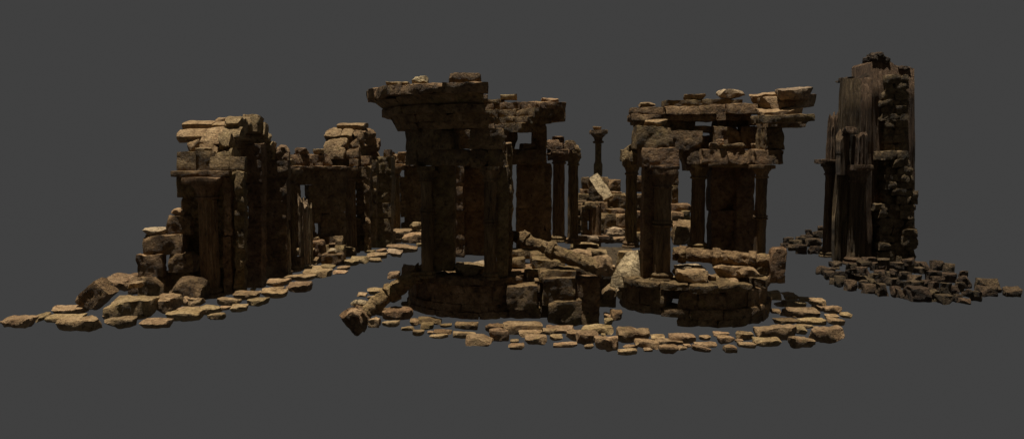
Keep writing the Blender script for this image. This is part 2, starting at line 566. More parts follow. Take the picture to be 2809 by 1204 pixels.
arch(mb, C1, U1, V1, 1.12, .8, .32, 146, 166, 1, 1.15, 1.55, seed=7, amp=.02, r=.03, jit=.05, chips=5, depth=.5)
mb.build('vault', M_ROCK, t)

# far gateway
t = thing('arched_gateway', at(1000, 690, 30.5), 'farther ruined arched gateway with lit rounded vault, left of the leaning fallen column', 'ruined gateway', 'arched gateways of the left arcade')
mb = MB(); courses(mb, 975, 455, 1014, 690, 5, 30.15, .4, split=1, seed=8, amp=.07, jitter=8, lean=.05); mb.build('pier', M_WALL, t)
mb = MB(); courses(mb, 1001, 458, 1014, 686, 3, 29.95, .25, split=1, seed=93, amp=.06, lean=.03); mb.build('pilaster', M_WALL, t)
mb = MB(); courses(mb, 1028, 430, 1073, 680, 6, 32.2, 1.2, split=1, seed=9, amp=.03); mb.build('pier', M_WALL, t)
mb = MB(); courses(mb, 1010, 440, 1031, 680, 6, 31.4, .5, split=1, seed=10); mb.build('inner_wall', M_WALL, t)
column(t, Vector((at(964, 690, 29.9).x, 29.9, 0)), at(964, 458, 29.9).z, .245, seed=2, flutes=14)
C2 = Vector((-6.28, 31.6, 3.9)); U2 = Vector((0.1, 1, 0)).normalized(); V2 = Vector((-1, .08, 0)).normalized()
mb = MB()
arch(mb, C2, U2, V2, 1.1, 1.0, .42, 0, 180, 9, 0, .5, seed=11, amp=.04, r=.07, chips=6, depth=.35)
mb.build('arch', M_WALL, t)
mb = MB()
arch(mb, C2, U2, V2, 1.1, 1.0, .42, 8, 178, 8, .45, 1.05, seed=12, amp=.035, r=.05, jit=.2, chips=4)
arch(mb, C2, U2, V2, 1.1, 1.0, .42, 78, 178, 5, 1.0, 1.62, seed=14, amp=.03, r=.04, jit=.12, chips=4)
arch(mb, C2, U2, V2, 1.52, 1.42, .18, 85, 112, 1, .2, 1.3, seed=15, amp=.02, r=.03)
mb.build('vault', M_ROCK, t)
mb = MB(); blk(mb, 903, 417, 964, 458, 30.6, .5, lean=.2, amp=.04); mb.build('parapet_block', M_WALL, t); mb = MB()
blk(mb, 958, 437, 982, 456, 29.8, .5); mb.build('parapet_block', M_WALL, t); mb = MB(); blk(mb, 981, 429, 1012, 455, 30.2, .7, chips=4, lean=.5); mb.build('parapet_block', M_WALL, t); mb = MB(); blk(mb, 1052, 411, 1070, 436, 32.4, .6)
mb.build('parapet_block', M_WALL, t)

# wall between the gateways
PW = ((-7.95, 26.9), (-6.5, 28.6))
t = thing('ruined_wall', at(870, 720, 27), 'tall ruined side wall with two window slots standing between the two gateways', 'ruined wall', 'walls of the left arcade')
mb = MB()
for x0, y0, x1, y1 in ((786, 462, 826, 508), (826, 462, 875, 507), (875, 462, 950, 505), (786, 508, 825, 545), (847, 507, 905, 545), (905, 505, 950, 545),
                       (786, 545, 850, 585), (850, 543, 950, 585), (786, 585, 830, 640), (830, 585, 864, 640), (882, 585, 950, 640), (864, 584, 882, 612),
                       (786, 640, 870, 700), (870, 640, 950, 700)):
    blk(mb, x0, y0, x1, y1, plane=PW, d=.28, amp=.03)
mb.build('wall', M_WALL, t)
mb = MB()
for x0, y0, x1, y1 in ((775, 455, 830, 465), (829, 456, 890, 465), (888, 456, 952, 465)):
    blk(mb, x0, y0, x1, y1, plane=((-7.9, 26.6), (-6.45, 28.3)), d=.6, amp=.02)
mb.build('cornice', M_WALL, t)
mb = MB()
for x0, y0, x1, y1 in ((796, 424, 826, 456), (825, 421, 858, 456), (857, 425, 888, 456), (886, 423, 911, 456)):
    blk(mb, x0, y0, x1, y1, plane=PW, d=.5, lean=.3, amp=.04, chips=4)
mb.build('parapet_block', M_WALL, t)
column(t, Vector((at(798, 740, 24.9).x, 24.9, 0)), at(798, 464, 24.9).z, .23, seed=4, flutes=14)

t = thing('ruined_wall', at(1130, 630, 36.5), 'farthest ruined side wall seen between the farther gateway and left pavilion', 'ruined wall', 'walls of the left arcade')
mb = MB()
for x0, y0, x1, y1 in ((1109, 462, 1165, 500), (1098, 487, 1110, 595), (1107, 498, 1165, 540), (1108, 540, 1165, 590), (1110, 590, 1165, 640), (1100, 612, 1112, 640), (1098, 455, 1165, 467)):
    blk(mb, x0, y0, x1, y1, 37.0, .55, amp=.03)
mb.build('wall', M_WALL, t)
mb = MB()
for x0, y0, x1, y1 in ((1066, 424, 1092, 451), (1090, 418, 1116, 451), (1067, 418, 1080, 430), (1113, 430, 1165, 452)):
    blk(mb, x0, y0, x1, y1, 36.6, .6, chips=5, amp=.05)
blk(mb, 1066, 450, 1120, 456, 36.3, .8)
mb.build('parapet_block', M_WALL, t)
column(t, Vector((at(1086, 630, 36.2).x, 36.2, 0)), at(1086, 455, 36.2).z, .25, seed=5, flutes=14)

cluster('on top of the left arcade', 'stones on top of the left arcade', [
    (759, 402, 796, 442, dict(z=zat(441, 23.85), Yf=23.7, d=.45, hf=1, kind='boulder', label='big rounded stone standing just right of the nearest gateway arch')),
    (772, 438, 806, 456, dict(z=zat(456, 24.6), Yf=24.5, d=.4, hf=1, kind='block', label='small block below the big rounded stone, on the slotted wall end')),
    (811, 407, 846, 424, dict(z=zat(423, 27.0), Yf=26.95, d=.35, hf=1, kind='boulder', label='pointed stone lying on the slotted wall top')),
    (859, 411, 890, 424, dict(z=zat(424, 27.7), Yf=27.6, d=.35, hf=1, label='flat stone lying on the slotted wall top')),
    (541, 409, 574, 420, dict(z=zat(419, 20.6), Yf=20.55, d=.4, hf=1, label='flat stone lying on the front parapet of the nearest gateway'))])
# broken shafts standing along the arcade
for x, yb, yt, r, lab, sd in ((791, 756, 601, .11, 'slender broken column stump with a ringed base beside the nearest gateway', 1),
                              (835, 737, 521, .19, 'tall broken fluted shaft standing in front of the slotted side wall', 2),
                              (853, 732, 545, .10, 'lower broken shaft stump just right of the tall broken fluted shaft', 3)):
    p = on_z(x, yb)
    t = thing('broken_column', p, lab, 'column', 'broken columns along the left arcade')
    column(t, p, at(x, yt, p.y).z, r, seed=20 + sd, flutes=10, cap=False, jag=.9 if sd != 3 else .7, mat=M_PSHAFT, n=40)

# the stepped heap of squared blocks at the left end
G_STEP = 'squared blocks stepping down from the left arcade'
def step_block(x0, y0, x1, y1, Y, d, label, **kw):
    mb = MB()
    kw.setdefault('amp', .03); kw.setdefault('chips', 3); kw.setdefault('r', .05)
    c, s = blk(mb, x0, y0, x1, y1, Y, d, **kw)
    o = mb.build(kw.get('nm', 'stone_block'), M_WALL if kw.get('m') is None else kw['m'], None, origin=c - UP * s[2] / 2)
    return tag(o, label, 'stone block', G_STEP)
step_block(458, 593, 521, 645, 20.6, .65, 'topmost squared block of the stepped heap, carrying one rounded stone')
step_block(497, 640, 530, 698, 20.95, .5, 'dark squared block under the topmost step, against the gateway wall')
step_block(393, 645, 493, 699, 20.4, .6, 'long squared block bridging a gap in the stepped heap, a pale stone on it')
step_block(375, 699, 443, 760, 20.3, .28, 'squared block under the left end of the bridging block')
step_block(461, 696, 528, 747, 20.35, .5, 'squared block right of the small gap under the bridging block', chips=5)
step_block(378, 759, 447, 825, 20.25, .65, 'tall dark squared block at the bottom of the stepped heap')
step_block(450, 746, 518, 812, 20.7, .6, 'dark squared block low down between the heap and the gateway column')
step_block(350, 755, 381, 808, 20.5, .5, 'half hidden squared block at the left foot of the stepped heap')
cluster('on the stepped heap of blocks', 'loose stones on the stepped blocks', [
    (471, 573, 516, 595, dict(z=at(490, 593, 20.6).z - .02, Yf=20.65, d=.5, kind='boulder', hf=.9, label='rounded stone resting on the topmost squared block of the stepped heap')),
    (400, 631, 458, 648, dict(z=at(430, 645, 20.4).z - .02, Yf=20.45, d=.45, hf=.95, mat=M_PALE, label='pale flat stone resting on the long bridging block of the stepped heap')),
    (441, 748, 456, 772, dict(z=at(447, 770, 20.5).z, Yf=20.4, d=.25, hf=.9, kind='boulder', label='small rough stone wedged between the two lowest columns of stepped blocks')),
])
cluster('heaped at the left foot of the stepped blocks', 'stones at the far left', [
    (225, 773, 311, 874, dict(Yf=18.0, d=.55, kind='block', hf=.55, tilt=(0, -.72), label='dark squared block tipped on its corner at the far left heap', mat=M_WALL)),
    (303, 784, 366, 823, dict(z=.38, Yf=18.9, d=.7, tilt=(.1, .3), hf=.75, label='sloping slab leaning between the tipped block and stepped heap')),
    (306, 815, 426, 879, dict(kind='block', hf=.8, d=.75, amp=.04, label='big rough low block before the stepped heap with a flat stone on it')),
    (355, 809, 395, 826, dict(z=.66, Yf=17.95, d=.42, hf=.8, label='small flat stone lying on the big rough low block')),
    (427, 801, 492, 866, dict(kind='boulder', hf=.85, label='rounded boulder between the big low block and upright squared block')),
    (468, 792, 492, 820, dict(kind='boulder', hf=.8, label='half hidden stone behind the rounded boulder')),
    (488, 759, 565, 834, dict(kind='block', hf=.82, amp=.035, d=.7, mat=M_WALL, label='upright squared block right before the nearest fluted column')),
    (500, 810, 524, 843, dict(kind='boulder', hf=.8, label='small upright stone at the left foot of the upright squared block')),
    (521, 815, 565, 843, dict(kind='boulder', hf=.8, label='small rounded stone at the right foot of the upright squared block')),
])
cluster('of the outlying stones at far left', 'stones at the far left', [
    (3, 865, 95, 905, dict(hf=.55)), (99, 861, 141, 885, dict(yaw=.5, tilt=(0, -.25))), (146, 835, 235, 866), (136, 860, 230, 890),
    (167, 868, 275, 913, dict(hf=.6)), (286, 856, 308, 877), (294, 868, 377, 903, dict(hf=.6)), (392, 872, 468, 905)])
cluster('below the nearest gateway column', 'stones along the left arcade', [
    (457, 845, 559, 886, dict(hf=.55)), (490, 840, 550, 862, dict(z=.12)), (551, 835, 601, 868), (572, 855, 617, 880, dict(hf=.7)), (599, 814, 662, 842, dict(hf=.6)), (599, 838, 632, 852), (630, 832, 683, 858)])
cluster('beside the opening of the nearest gateway', 'stones along the left arcade', [
    (642, 795, 716, 826, dict(hf=.6)), (678, 815, 735, 842), (718, 790, 788, 821, dict(hf=.6)), (686, 790, 702, 799, dict(z=.12)), (746, 786, 781, 792), (733, 764, 794, 790), (792, 771, 853, 806, dict(hf=.6))])
cluster('past the nearest gateway beside the broken columns', 'stones along the left arcade', [
    (783, 750, 866, 773), (828, 738, 910, 764, dict(hf=.6)), (843, 727, 905, 742), (880, 723, 919, 741), (914, 740, 954, 753), (924, 728, 960, 743), (945, 709, 985, 732), (961, 703, 1011, 725, dict(hf=.6))])
cluster('by the foot of the farther gateway', 'stones along the left arcade', [
    (1011, 706, 1049, 722), (1000, 685, 1030, 696), (1006, 690, 1064, 713, dict(hf=.55)), (1033, 681, 1062, 694), (1060, 685, 1103, 709, dict(tilt=(0, .2), mat=M_PALE)), (1062, 668, 1123, 686),
    (1093, 674, 1146, 696, dict(hf=.6)), (1071, 654, 1102, 669)])
cluster('heaped beyond the farther gateway', 'stones along the left arcade', [
    (1078, 627, 1162, 658, dict(kind='block', hf=.75, label='broad layered slab beyond the farther gateway')),
    (1107, 638, 1162, 669, dict(kind='block', hf=.8, label='low squared block before the broad layered slab beyond the farther gateway')),
    (1124, 608, 1157, 634, dict(kind='boulder', hf=.9, z=.45, label='pointed stone lying on the broad layered slab')),
    (1143, 661, 1166, 678, dict(kind='block', label='small squared block half hidden by the left pavilion pier'))])
G_FB = 'squared blocks below the slotted wall'
for (x0, y0, x1, y1, kw, lab) in (
        (795, 703, 832, 745, dict(d=.5), 'squared block left of the group below the slotted wall'),
        (843, 701, 874, 729, dict(d=.5), 'small rough block between two squared blocks below the slotted wall'),
        (845, 659, 891, 725, dict(d=.5, hf=.95), 'tall squared block below the slotted wall with a flat stone on it'),
        (878, 647, 943, 716, dict(d=.45, Yf=27.4, hf=.97), 'long squared block rearmost below the slotted wall'),
        (892, 673, 947, 721, dict(d=.35, Yf=26.95, hf=.97), 'flat long block in front of the rearmost block below slotted wall'),
        (941, 678, 974, 708, dict(d=.6), 'squared block at the foot of the farther gateway column'),
        (889, 694, 944, 735, dict(d=.8), 'nearest large squared block with a rounded stone on its top')):
    kw.setdefault('hf', .85)
    tag(stone(x0, y0, x1, y1, kind='block', mat=M_WALL, name='stone_block', **kw), lab, 'stone block', G_FB)
cluster('on the blocks below the slotted wall', 'stones on the blocks below the slotted wall', [
    (798, 693, 818, 706, dict(z=.5, Yf=24.9, d=.3, hf=.9)), (814, 689, 863, 709, dict(z=.38, Yf=26.2, d=.6, hf=.75)),
    (851, 652, 876, 662, dict(z=zat(661, 26.9), Yf=26.85, d=.35, hf=.9)), (900, 684, 924, 701, dict(z=zat(698, 26.1), Yf=26.0, d=.35, hf=.9, kind='boulder', mat=M_PALE)),
    (902, 669, 920, 675, dict(z=zat(674, 27.1), Yf=27.0, d=.25, hf=.9))])

# ================================================================== LEFT PAVILION
CL = (-0.9, 19.4)
def pz(y, Y): return at(1404, y, Y).z
t = thing('round_pavilion', (CL[0], CL[1], 0), 'left ruined round pavilion with an overhanging stepped cornice on curved stone drum', 'pavilion', 'round pavilions')
LP = t
mb = MB()
ring(mb, CL, 1.35, 1.98, 150, 303, 0, .17, 9, 1, amp=.035); ring(mb, CL, 1.35, 1.95, 150, 300, .17, .36, 8, 2, amp=.03)
ring(mb, CL, 1.35, 1.92, 150, 303, .36, .84, 7, 3, amp=.03)
mb.build('drum_wall', M_WALL, t)
mb = MB(); ring(mb, CL, 1.2, 2.02, 168, 305, .84, 1.02, 7, 4, amp=.035, chips=4); mb.build('ledge', M_WALL, t)
mb = MB(); ring(mb, CL, .05, 1.7, 170, 430, .7, .98, 9, 5, amp=.03); mb.build('floor_slab', M_WALL, t)
mb = MB()
ring(mb, CL, 2.2, 2.95, 150, 277, 5.5, 5.72, 6, 6, amp=.045, chips=5); mb.build('cornice', M_WALL, t); mb = MB(); ring(mb, CL, 2.0, 2.95, 32, 118, 5.42, 5.62, 4, 7, amp=.03, chips=2)
mb.build('cornice', M_WALL, t)
mb = MB()
ring(mb, CL, 1.8, 2.8, 32, 120, 5.16, 5.42, 4, 9, taper=.35, amp=.03); ring(mb, CL, 1.6, 2.5, 34, 120, 4.98, 5.17, 4, 12, amp=.03)
ring(mb, CL, 1.45, 2.35, 36, 70, 4.74, 4.99, 2, 22, amp=.02)
mb.build('cornice_moulding', M_WALL, t)
mb = MB(); blk(mb, 1338, 298, 1452, 334, 21.3, .5, lean=.85, amp=.03, chips=1); mb.build('cornice_block', M_ROCK, t)
mb = MB(); blk(mb, 1450, 299, 1550, 333, 20.9, .6, lean=.2, amp=.03, chips=2); mb.build('cornice_block', M_WALL, t)
mb = MB()
ring(mb, CL, 1.8, 2.78, 152, 275, 5.24, 5.5, 5, 8, taper=.3, amp=.03)
ring(mb, CL, 1.7, 2.58, 158, 276, 5.06, 5.25, 5, 10, amp=.025)
ring(mb, CL, 1.6, 2.34, 170, 279, 4.86, 5.07, 4, 11, taper=.1, amp=.025)
ring(mb, CL, 1.55, 2.24, 178, 279, 4.7, 4.87, 4, 13, taper=.08, amp=.025)
mb.build('cornice_moulding', M_WALL, t)
mb = MB()
ring(mb, CL, 2.0, 2.65, 75, 112, 5.61, 5.74, 2, 14, amp=.02)
mb.build('parapet_block', M_WALL, t)
mb = MB()
ring(mb, CL, 1.45, 2.08, 205, 254, 4.2, 4.71, 2, 15, amp=.03); mb.build('frieze', M_WALL, t); mb = MB(); ring(mb, CL, 1.45, 2.05, 266, 291, 4.2, 4.71, 2, 16, amp=.03); mb.build('frieze', M_WALL, t); mb = MB()
ring(mb, CL, 1.5, 2.15, 60, 115, 4.28, 4.97, 4, 17, amp=.045, chips=4); ring(mb, CL, 1.45, 2.0, 62, 75, 4.2, 4.97, 1, 18, amp=.03)
mb.build('frieze', M_WALL, t)
mb = MB()
ring(mb, CL, 1.4, 2.06, 206, 268, 3.82, 4.2, 3, 19, amp=.03); ring(mb, CL, 1.4, 2.04, 267, 291, 3.76, 4.2, 2, 20, amp=.03); mb.build('architrave', M_WALL, t); mb = MB()
ring(mb, CL, 1.4, 2.1, 55, 110, 3.82, 4.24, 3, 21, amp=.04)
mb.build('architrave', M_WALL, t)
ZF = .98
mb = MB(); courses(mb, 1184, 450, 1247, 742, 2, 18.0, .5, split=1, seed=31, amp=.025); mb.build('pier', M_WALL, t)
mb = MB(); courses(mb, 1361, 458, 1394, 760, 1, 17.65, .55, split=1, seed=32, amp=.025)
courses(mb, 1390, 400, 1405, 750, 4, 18.1, .7, split=1, seed=33, amp=.05); mb.build('pier', M_WALL, t)
mb = MB(); courses(mb, 1249, 450, 1272, 705, 4, 20.6, .7, split=1, seed=34, amp=.025)
courses(mb, 1271, 450, 1330, 700, 2, 21.0, .7, split=1, seed=35, amp=.03); mb.build('back_pier', M_WALL, t)
mb = MB(); courses(mb, 1418, 449, 1495, 690, 2, 20.95, .6, split=1, seed=36, amp=.03); courses(mb, 1493, 449, 1512, 690, 4, 21.0, .7, split=1, seed=37, amp=.03)
blk(mb, 1408, 411, 1490, 451, 20.7, .8, amp=.04, chips=3, lean=.45); blk(mb, 1459, 345, 1500, 450, 21.0, .6); mb.build('back_pier', M_WALL, t)
for x, Y, sd in ((1172, 17.9, 41), (1345, 17.62, 42)):
    c = at(x, 600, Y)
    column(t, Vector((c.x, Y, ZF)), 3.8 - ZF, .165, seed=sd, flutes=0, band=at(x, 609 if x > 1200 else 580, Y).z - ZF, capw=1.35)
# stair wing to the right of the drum
mb = MB(); blk(mb, 1392, 786, 1474, 848, 17.35, .6, amp=.03, chips=2); blk(mb, 1398, 845, 1480, 874, 17.42, .6, amp=.03, chips=2); blk(mb, 1470, 815, 1510, 872, 17.75, .6, amp=.03, chips=2); blk(mb, 1468, 770, 1500, 822, 17.75, .7, amp=.03, chips=2); mb.build('side_wall', M_WALL, t)
for x0, y0, x1, y1, Y, d in ((1490, 764, 1576, 836, 17.3, .8), (1506, 826, 1596, 896, 17.2, .7), (1480, 743, 1580, 776, 17.5, .8), (1572, 762, 1646, 890, 17.6, .5), (1640, 742, 1700, 800, 19.3, .5), (1640, 798, 1690, 842, 19.35, .5)):
    mb = MB(); blk(mb, x0, y0, x1, y1, Y, d, amp=.03, chips=3); mb.build('side_wall', M_WALL, t)
mb = MB()
for x0, y0, x1, y1, Y, d in ((1440, 744, 1500, 770, 18.2, .7), (1460, 715, 1548, 748, 18.7, .9), (1404, 690, 1480, 712, 20.2, .9), (1403, 712, 1440, 735, 19.3, .6), (1545, 738, 1620, 765, 18.2, .7), (1455, 695, 1500, 722, 19.6, .6)):
    blk(mb, x0, y0, x1, y1, Y, d, amp=.035, chips=4)
mb.build('step', M_WALL, t)

# stones lying on the left pavilion
cluster('on the left pavilion', 'stones lying on the left pavilion', [
    (1062, 224, 1121, 242, dict(z=5.70, Yf=17.6, d=.6, hf=.9, label='flat slab lying on the far left of the left pavilion cornice')),
    (1132, 209, 1176, 236, dict(z=5.70, Yf=17.1, d=.4, hf=1.1, kind='boulder', mat=M_PALE, label='small upright pale stone on the left pavilion cornice')),
    (1234, 199, 1318, 228, dict(z=5.70, Yf=16.7, d=.6, hf=1.0, kind='block', mat=M_WALL, label='large squared block on the front edge of the left pavilion cornice')),
    (1318, 262, 1338, 279, dict(z=5.36, Yf=17.4, d=.3, hf=1, kind='block', label='small block jutting from the broken right end of left pavilion cornice')),
    (1373, 267, 1418, 282, dict(z=5.73, Yf=21.5, d=.5, hf=.95, kind='block', label='flat stone lying on the rear roof of the left pavilion')),
    (1485, 286, 1532, 299, dict(z=5.60, Yf=21.0, d=.5, hf=.95, label='flat stone at the right end of the left pavilion rear roof')),
    (1424, 397, 1468, 411, dict(z=4.23, Yf=20.9, d=.4, hf=1, label='pointed stone on the rear right pier of the left pavilion')),
    (1388, 394, 1404, 404, dict(z=pz(402, 18.1), Yf=18.1, d=.3, hf=1, label='pointed stone on the narrow right pier of the left pavilion')),
    (1276, 684, 1340, 711, dict(z=.98, Yf=18.6, d=.7, hf=.7, mat=M_PALE, label='pale sunlit slab on the left pavilion floor, rear of two')),
    (1246, 702, 1330, 748, dict(z=.98, Yf=17.85, d=.8, hf=.55, label='broad sunlit slab on the left pavilion floor near its front edge')),
    (1103, 698, 1180, 748, dict(z=.75, Yf=18.2, d=.6, hf=.9, kind='block', mat=M_WALL, label='dark block jutting out at the left side of the left pavilion')),
])

# leaning column at the left
def fallen(px0, px1, r, label, name='fallen_column', bands=(), mat=None, cap0=None, cap1=None, flutes=0, jag=.12, amp=.03, taper=0.0):
    p0, p1 = px0, px1
    L = (p1 - p0).length
    M = axis_matrix(p0, p1)
    t = thing(name, p0, label, 'column', 'fallen columns')
    mb = MB()
    pr = [(r * (1 + taper * (i / 60 - .5)), L * i / 60) for i in range(61)]
    for b in bands:
        pr = [q for q in pr if abs(q[1] - b) > r * .6]
        pr += [(r, b - r * .55), (r * 1.28, b - r * .5), (r * 1.34, b), (r * 1.28, b + r * .5), (r, b + r * .55)]
    pr.sort(key=lambda q: q[1])
    lathe(mb, pr, M, n=44, flutes=flutes, fz=(0, L), amp=amp, jag=jag, seed=int(L * 10))
    sh = mb.build('shaft', mat or M_SHAFT, t)
    for (b0, k) in ((0, cap0), (L, cap1)):
        if not k: continue
        mb = MB()
        s = -1 if b0 == 0 else 1
        lathe(mb, [(r * q, b0 + s * z * r) for q, z in (((1.1, -.8), (1.5, -.5), (1.35, -.1), (1.6, .2), (1.75, .7)) if s > 0 else ((1.1, -.8), (1.5, -.5), (1.35, -.1), (1.6, .2), (1.75, .7)))], M, n=28, amp=.035, seed=9)
        vs, fs = rough_box(r * k, r * k, r * 1.3, r=.04, amp=.03, chips=5)
        mb.add([M @ (p + Vector((0, 0, b0 + s * r * 1.3))) for p in vs], fs)
        mb.build('capital', mat or M_WALL, t)
    return t
fallen(at(988, 868, 17.5), at(1180, 722, 18.2), .2, 'dark fallen column leaning up against the left side of the left pavilion', bands=(.95,), cap0=3.0, jag=.7, mat=M_WALL, amp=.04)
fallen(at(1392, 640, 18.6), at(1660, 742, 17.5), .17, 'long fallen column lying diagonally down across the pavilion steps', bands=(.5, 1.3), cap1=None, jag=.25, mat=M_WALL, amp=.045, taper=.35)
o = stone(1630, 712, 1682, 768, z=1.05, Yf=17.35, d=.42, kind='boulder', hf=1.0, mat=M_ROCK, name='loose_stone')
tag(o, 'rounded drum stone at the lower end of the diagonal fallen column', 'stone')
o = stone(1495, 655, 1530, 685, z=1.62, Yf=18.0, d=.3, kind='boulder', hf=.8, name='loose_stone')
tag(o, 'flat lump of stone lying on the middle of the diagonal fallen column', 'stone')

# ================================================================== RIGHT PAVILION
CR = (4.70, 18.5)
t = thing('round_pavilion', (CR[0], CR[1], 0), 'right ruined round pavilion with broken upper courses above a curved drum', 'pavilion', 'round pavilions')
RP = t
mb = MB()
ring(mb, CR, 1.3, 1.97, 247, 362, 0, .2, 8, 51, amp=.035); ring(mb, CR, 1.3, 1.98, 190, 362, .2, .42, 8, 52, amp=.03)
ring(mb, CR, 1.3, 1.93, 247, 300, .42, .84, 3, 53, amp=.025); ring(mb, CR, 1.3, 1.97, 190, 238, .42, .84, 2, 54, amp=.03); ring(mb, CR, 1.3, 1.93, 300, 362, .42, .84, 4, 55, amp=.03)
mb.build('drum_wall', M_WALL, t)
mb = MB(); ring(mb, CR, 1.1, 2.06, 188, 300, .84, 1.02, 5, 56, amp=.04, chips=4); ring(mb, CR, 1.1, 1.99, 318, 362, .84, 1.05, 2, 57, amp=.04, chips=4); mb.build('ledge', M_WALL, t)
mb = MB(); ring(mb, CR, .05, 1.6, 150, 400, .6, .86, 8, 58, amp=.03); mb.build('floor_slab', M_WALL, t)
YB = 20.55
mb = MB()
for x0, y0, x1, y1, Y, d in ((1737, 294, 1826, 313, 20.9, .7), (1733, 313, 1826, 331, 20.8, .8), (1827, 291, 1920, 313, 20.4, .8), (1920, 288, 1998, 313, 20.45, .8), (1997, 284, 2088, 310, 20.2, .8),
                             (1827, 313, 1900, 331, 20.5, .7), (1899, 313, 1969, 331, 20.52, .7), (1968, 309, 2064, 330, 20.4, .7)):
    blk(mb, x0, y0, x1, y1, Y, d, amp=.035, chips=3, lean={1827: .8 if y0 < 300 else .2, 1737: .35, 1920: .35, 1997: .45}.get(x0, .15))
mb.build('cornice', M_WALL, t)
mb = MB()
for x0, y0, x1, y1, Y, d in ((1827, 275, 1928, 293, 20.9, .6), (1927, 272, 2037, 291, 20.9, .6)):
    blk(mb, x0, y0, x1, y1, Y, d, amp=.03)
mb.build('parapet_block', M_WALL, t)
mb = MB()
for x0, y0, x1, y1, Y, d in ((1748, 331, 1826, 348, 20.9, .7), (1740, 330, 1790, 340, 20.85, .7), (1827, 331, 1908, 359, 20.7, .6), (1968, 328, 2058, 347, 20.6, .6), (1902, 347, 1970, 362, 20.5, .6)):
    blk(mb, x0, y0, x1, y1, Y, d, amp=.03)
mb.build('cornice_moulding', M_WALL, t); mb = MB(); ring(mb, CR, 1.6, 2.95, -10, 12, 4.9, 5.08, 2, 60, amp=.04)
mb.build('cornice_moulding', M_WALL, t)
mb = MB()
for x0, y0, x1, y1, Y, d in ((1745, 346, 1834, 407, 17.35, .7), (1832, 359, 1928, 412, 20.3, .6), (1961, 347, 2036, 410, 20.3, .6), (2034, 348, 2102, 409, 20.25, .6), (2100, 350, 2154, 411, 19.1, .8), (1926, 372, 1962, 412, 20.7, .4), (1826, 350, 1846, 400, 19.0, .6)):
    mb = MB(); blk(mb, x0, y0, x1, y1, Y, d, amp=.035, lean=.22 if Y > 18 else .12); mb.build('frieze_block', M_WALL, t)
mb = MB()
for x0, y0, x1, y1, Y, d in ((1927, 411, 2000, 449, 20.0, .7), (1998, 411, 2080, 449, 19.95, .7), (2078, 410, 2151, 449, 19.0, .9)):
    blk(mb, x0, y0, x1, y1, Y, d, amp=.04, lean=.35)
mb.build('architrave', M_WALL, t); mb = MB(); blk(mb, 1945, 448, 2075, 459, 20.0, .8, amp=.02); mb.build('string_course', M_WALL, t)
mb = MB(); blk(mb, 1765, 406, 1866, 456, 17.2, .8, amp=.04, lean=.15); mb.build('architrave', M_WALL, t)
mb = MB(); blk(mb, 1785, 454, 1866, 464, 17.1, .8, amp=.02); mb.build('string_course', M_WALL, t)
mb = MB()
arch(mb, Vector((at(1852, 470, 20.3).x, 20.5, at(1852, 470, 20.3).z)), Vector((1, 0, 0)), Vector((0, 1, 0)), .33, .52, .2, 0, 150, 5, -.2, .35, amp=.02, r=.03)
blk(mb, 1884, 408, 1930, 450, 20.3, .5, amp=.03)
mb.build('arch', M_WALL, t)
mb = MB(); courses(mb, 1763, 458, 1803, 776, 1, 17.55, .5, split=1, seed=61, amp=.025); mb.build('pier', M_WALL, t)
mb = MB(); courses(mb, 1950, 456, 2022, 694, 2, 20.4, .6, split=1, seed=62, amp=.03); courses(mb, 2020, 456, 2073, 696, 2, 20.15, .8, split=1, seed=63, amp=.03); mb.build('back_pier', M_WALL, t)
c = at(1817, 600, 17.4)
column(t, Vector((c.x, 17.4, ZF)), at(1817, 462, 17.4).z - ZF, .215, seed=64, flutes=0, band=at(1817, 613, 17.4).z - ZF, capw=1.4)
c = at(2086, 600, 19.2)
column(t, Vector((c.x, 19.2, .95)), at(2086, 452, 19.2).z - .95, .16, seed=65, flutes=0, band=at(2086, 596, 19.2).z - .95, capw=1.7)

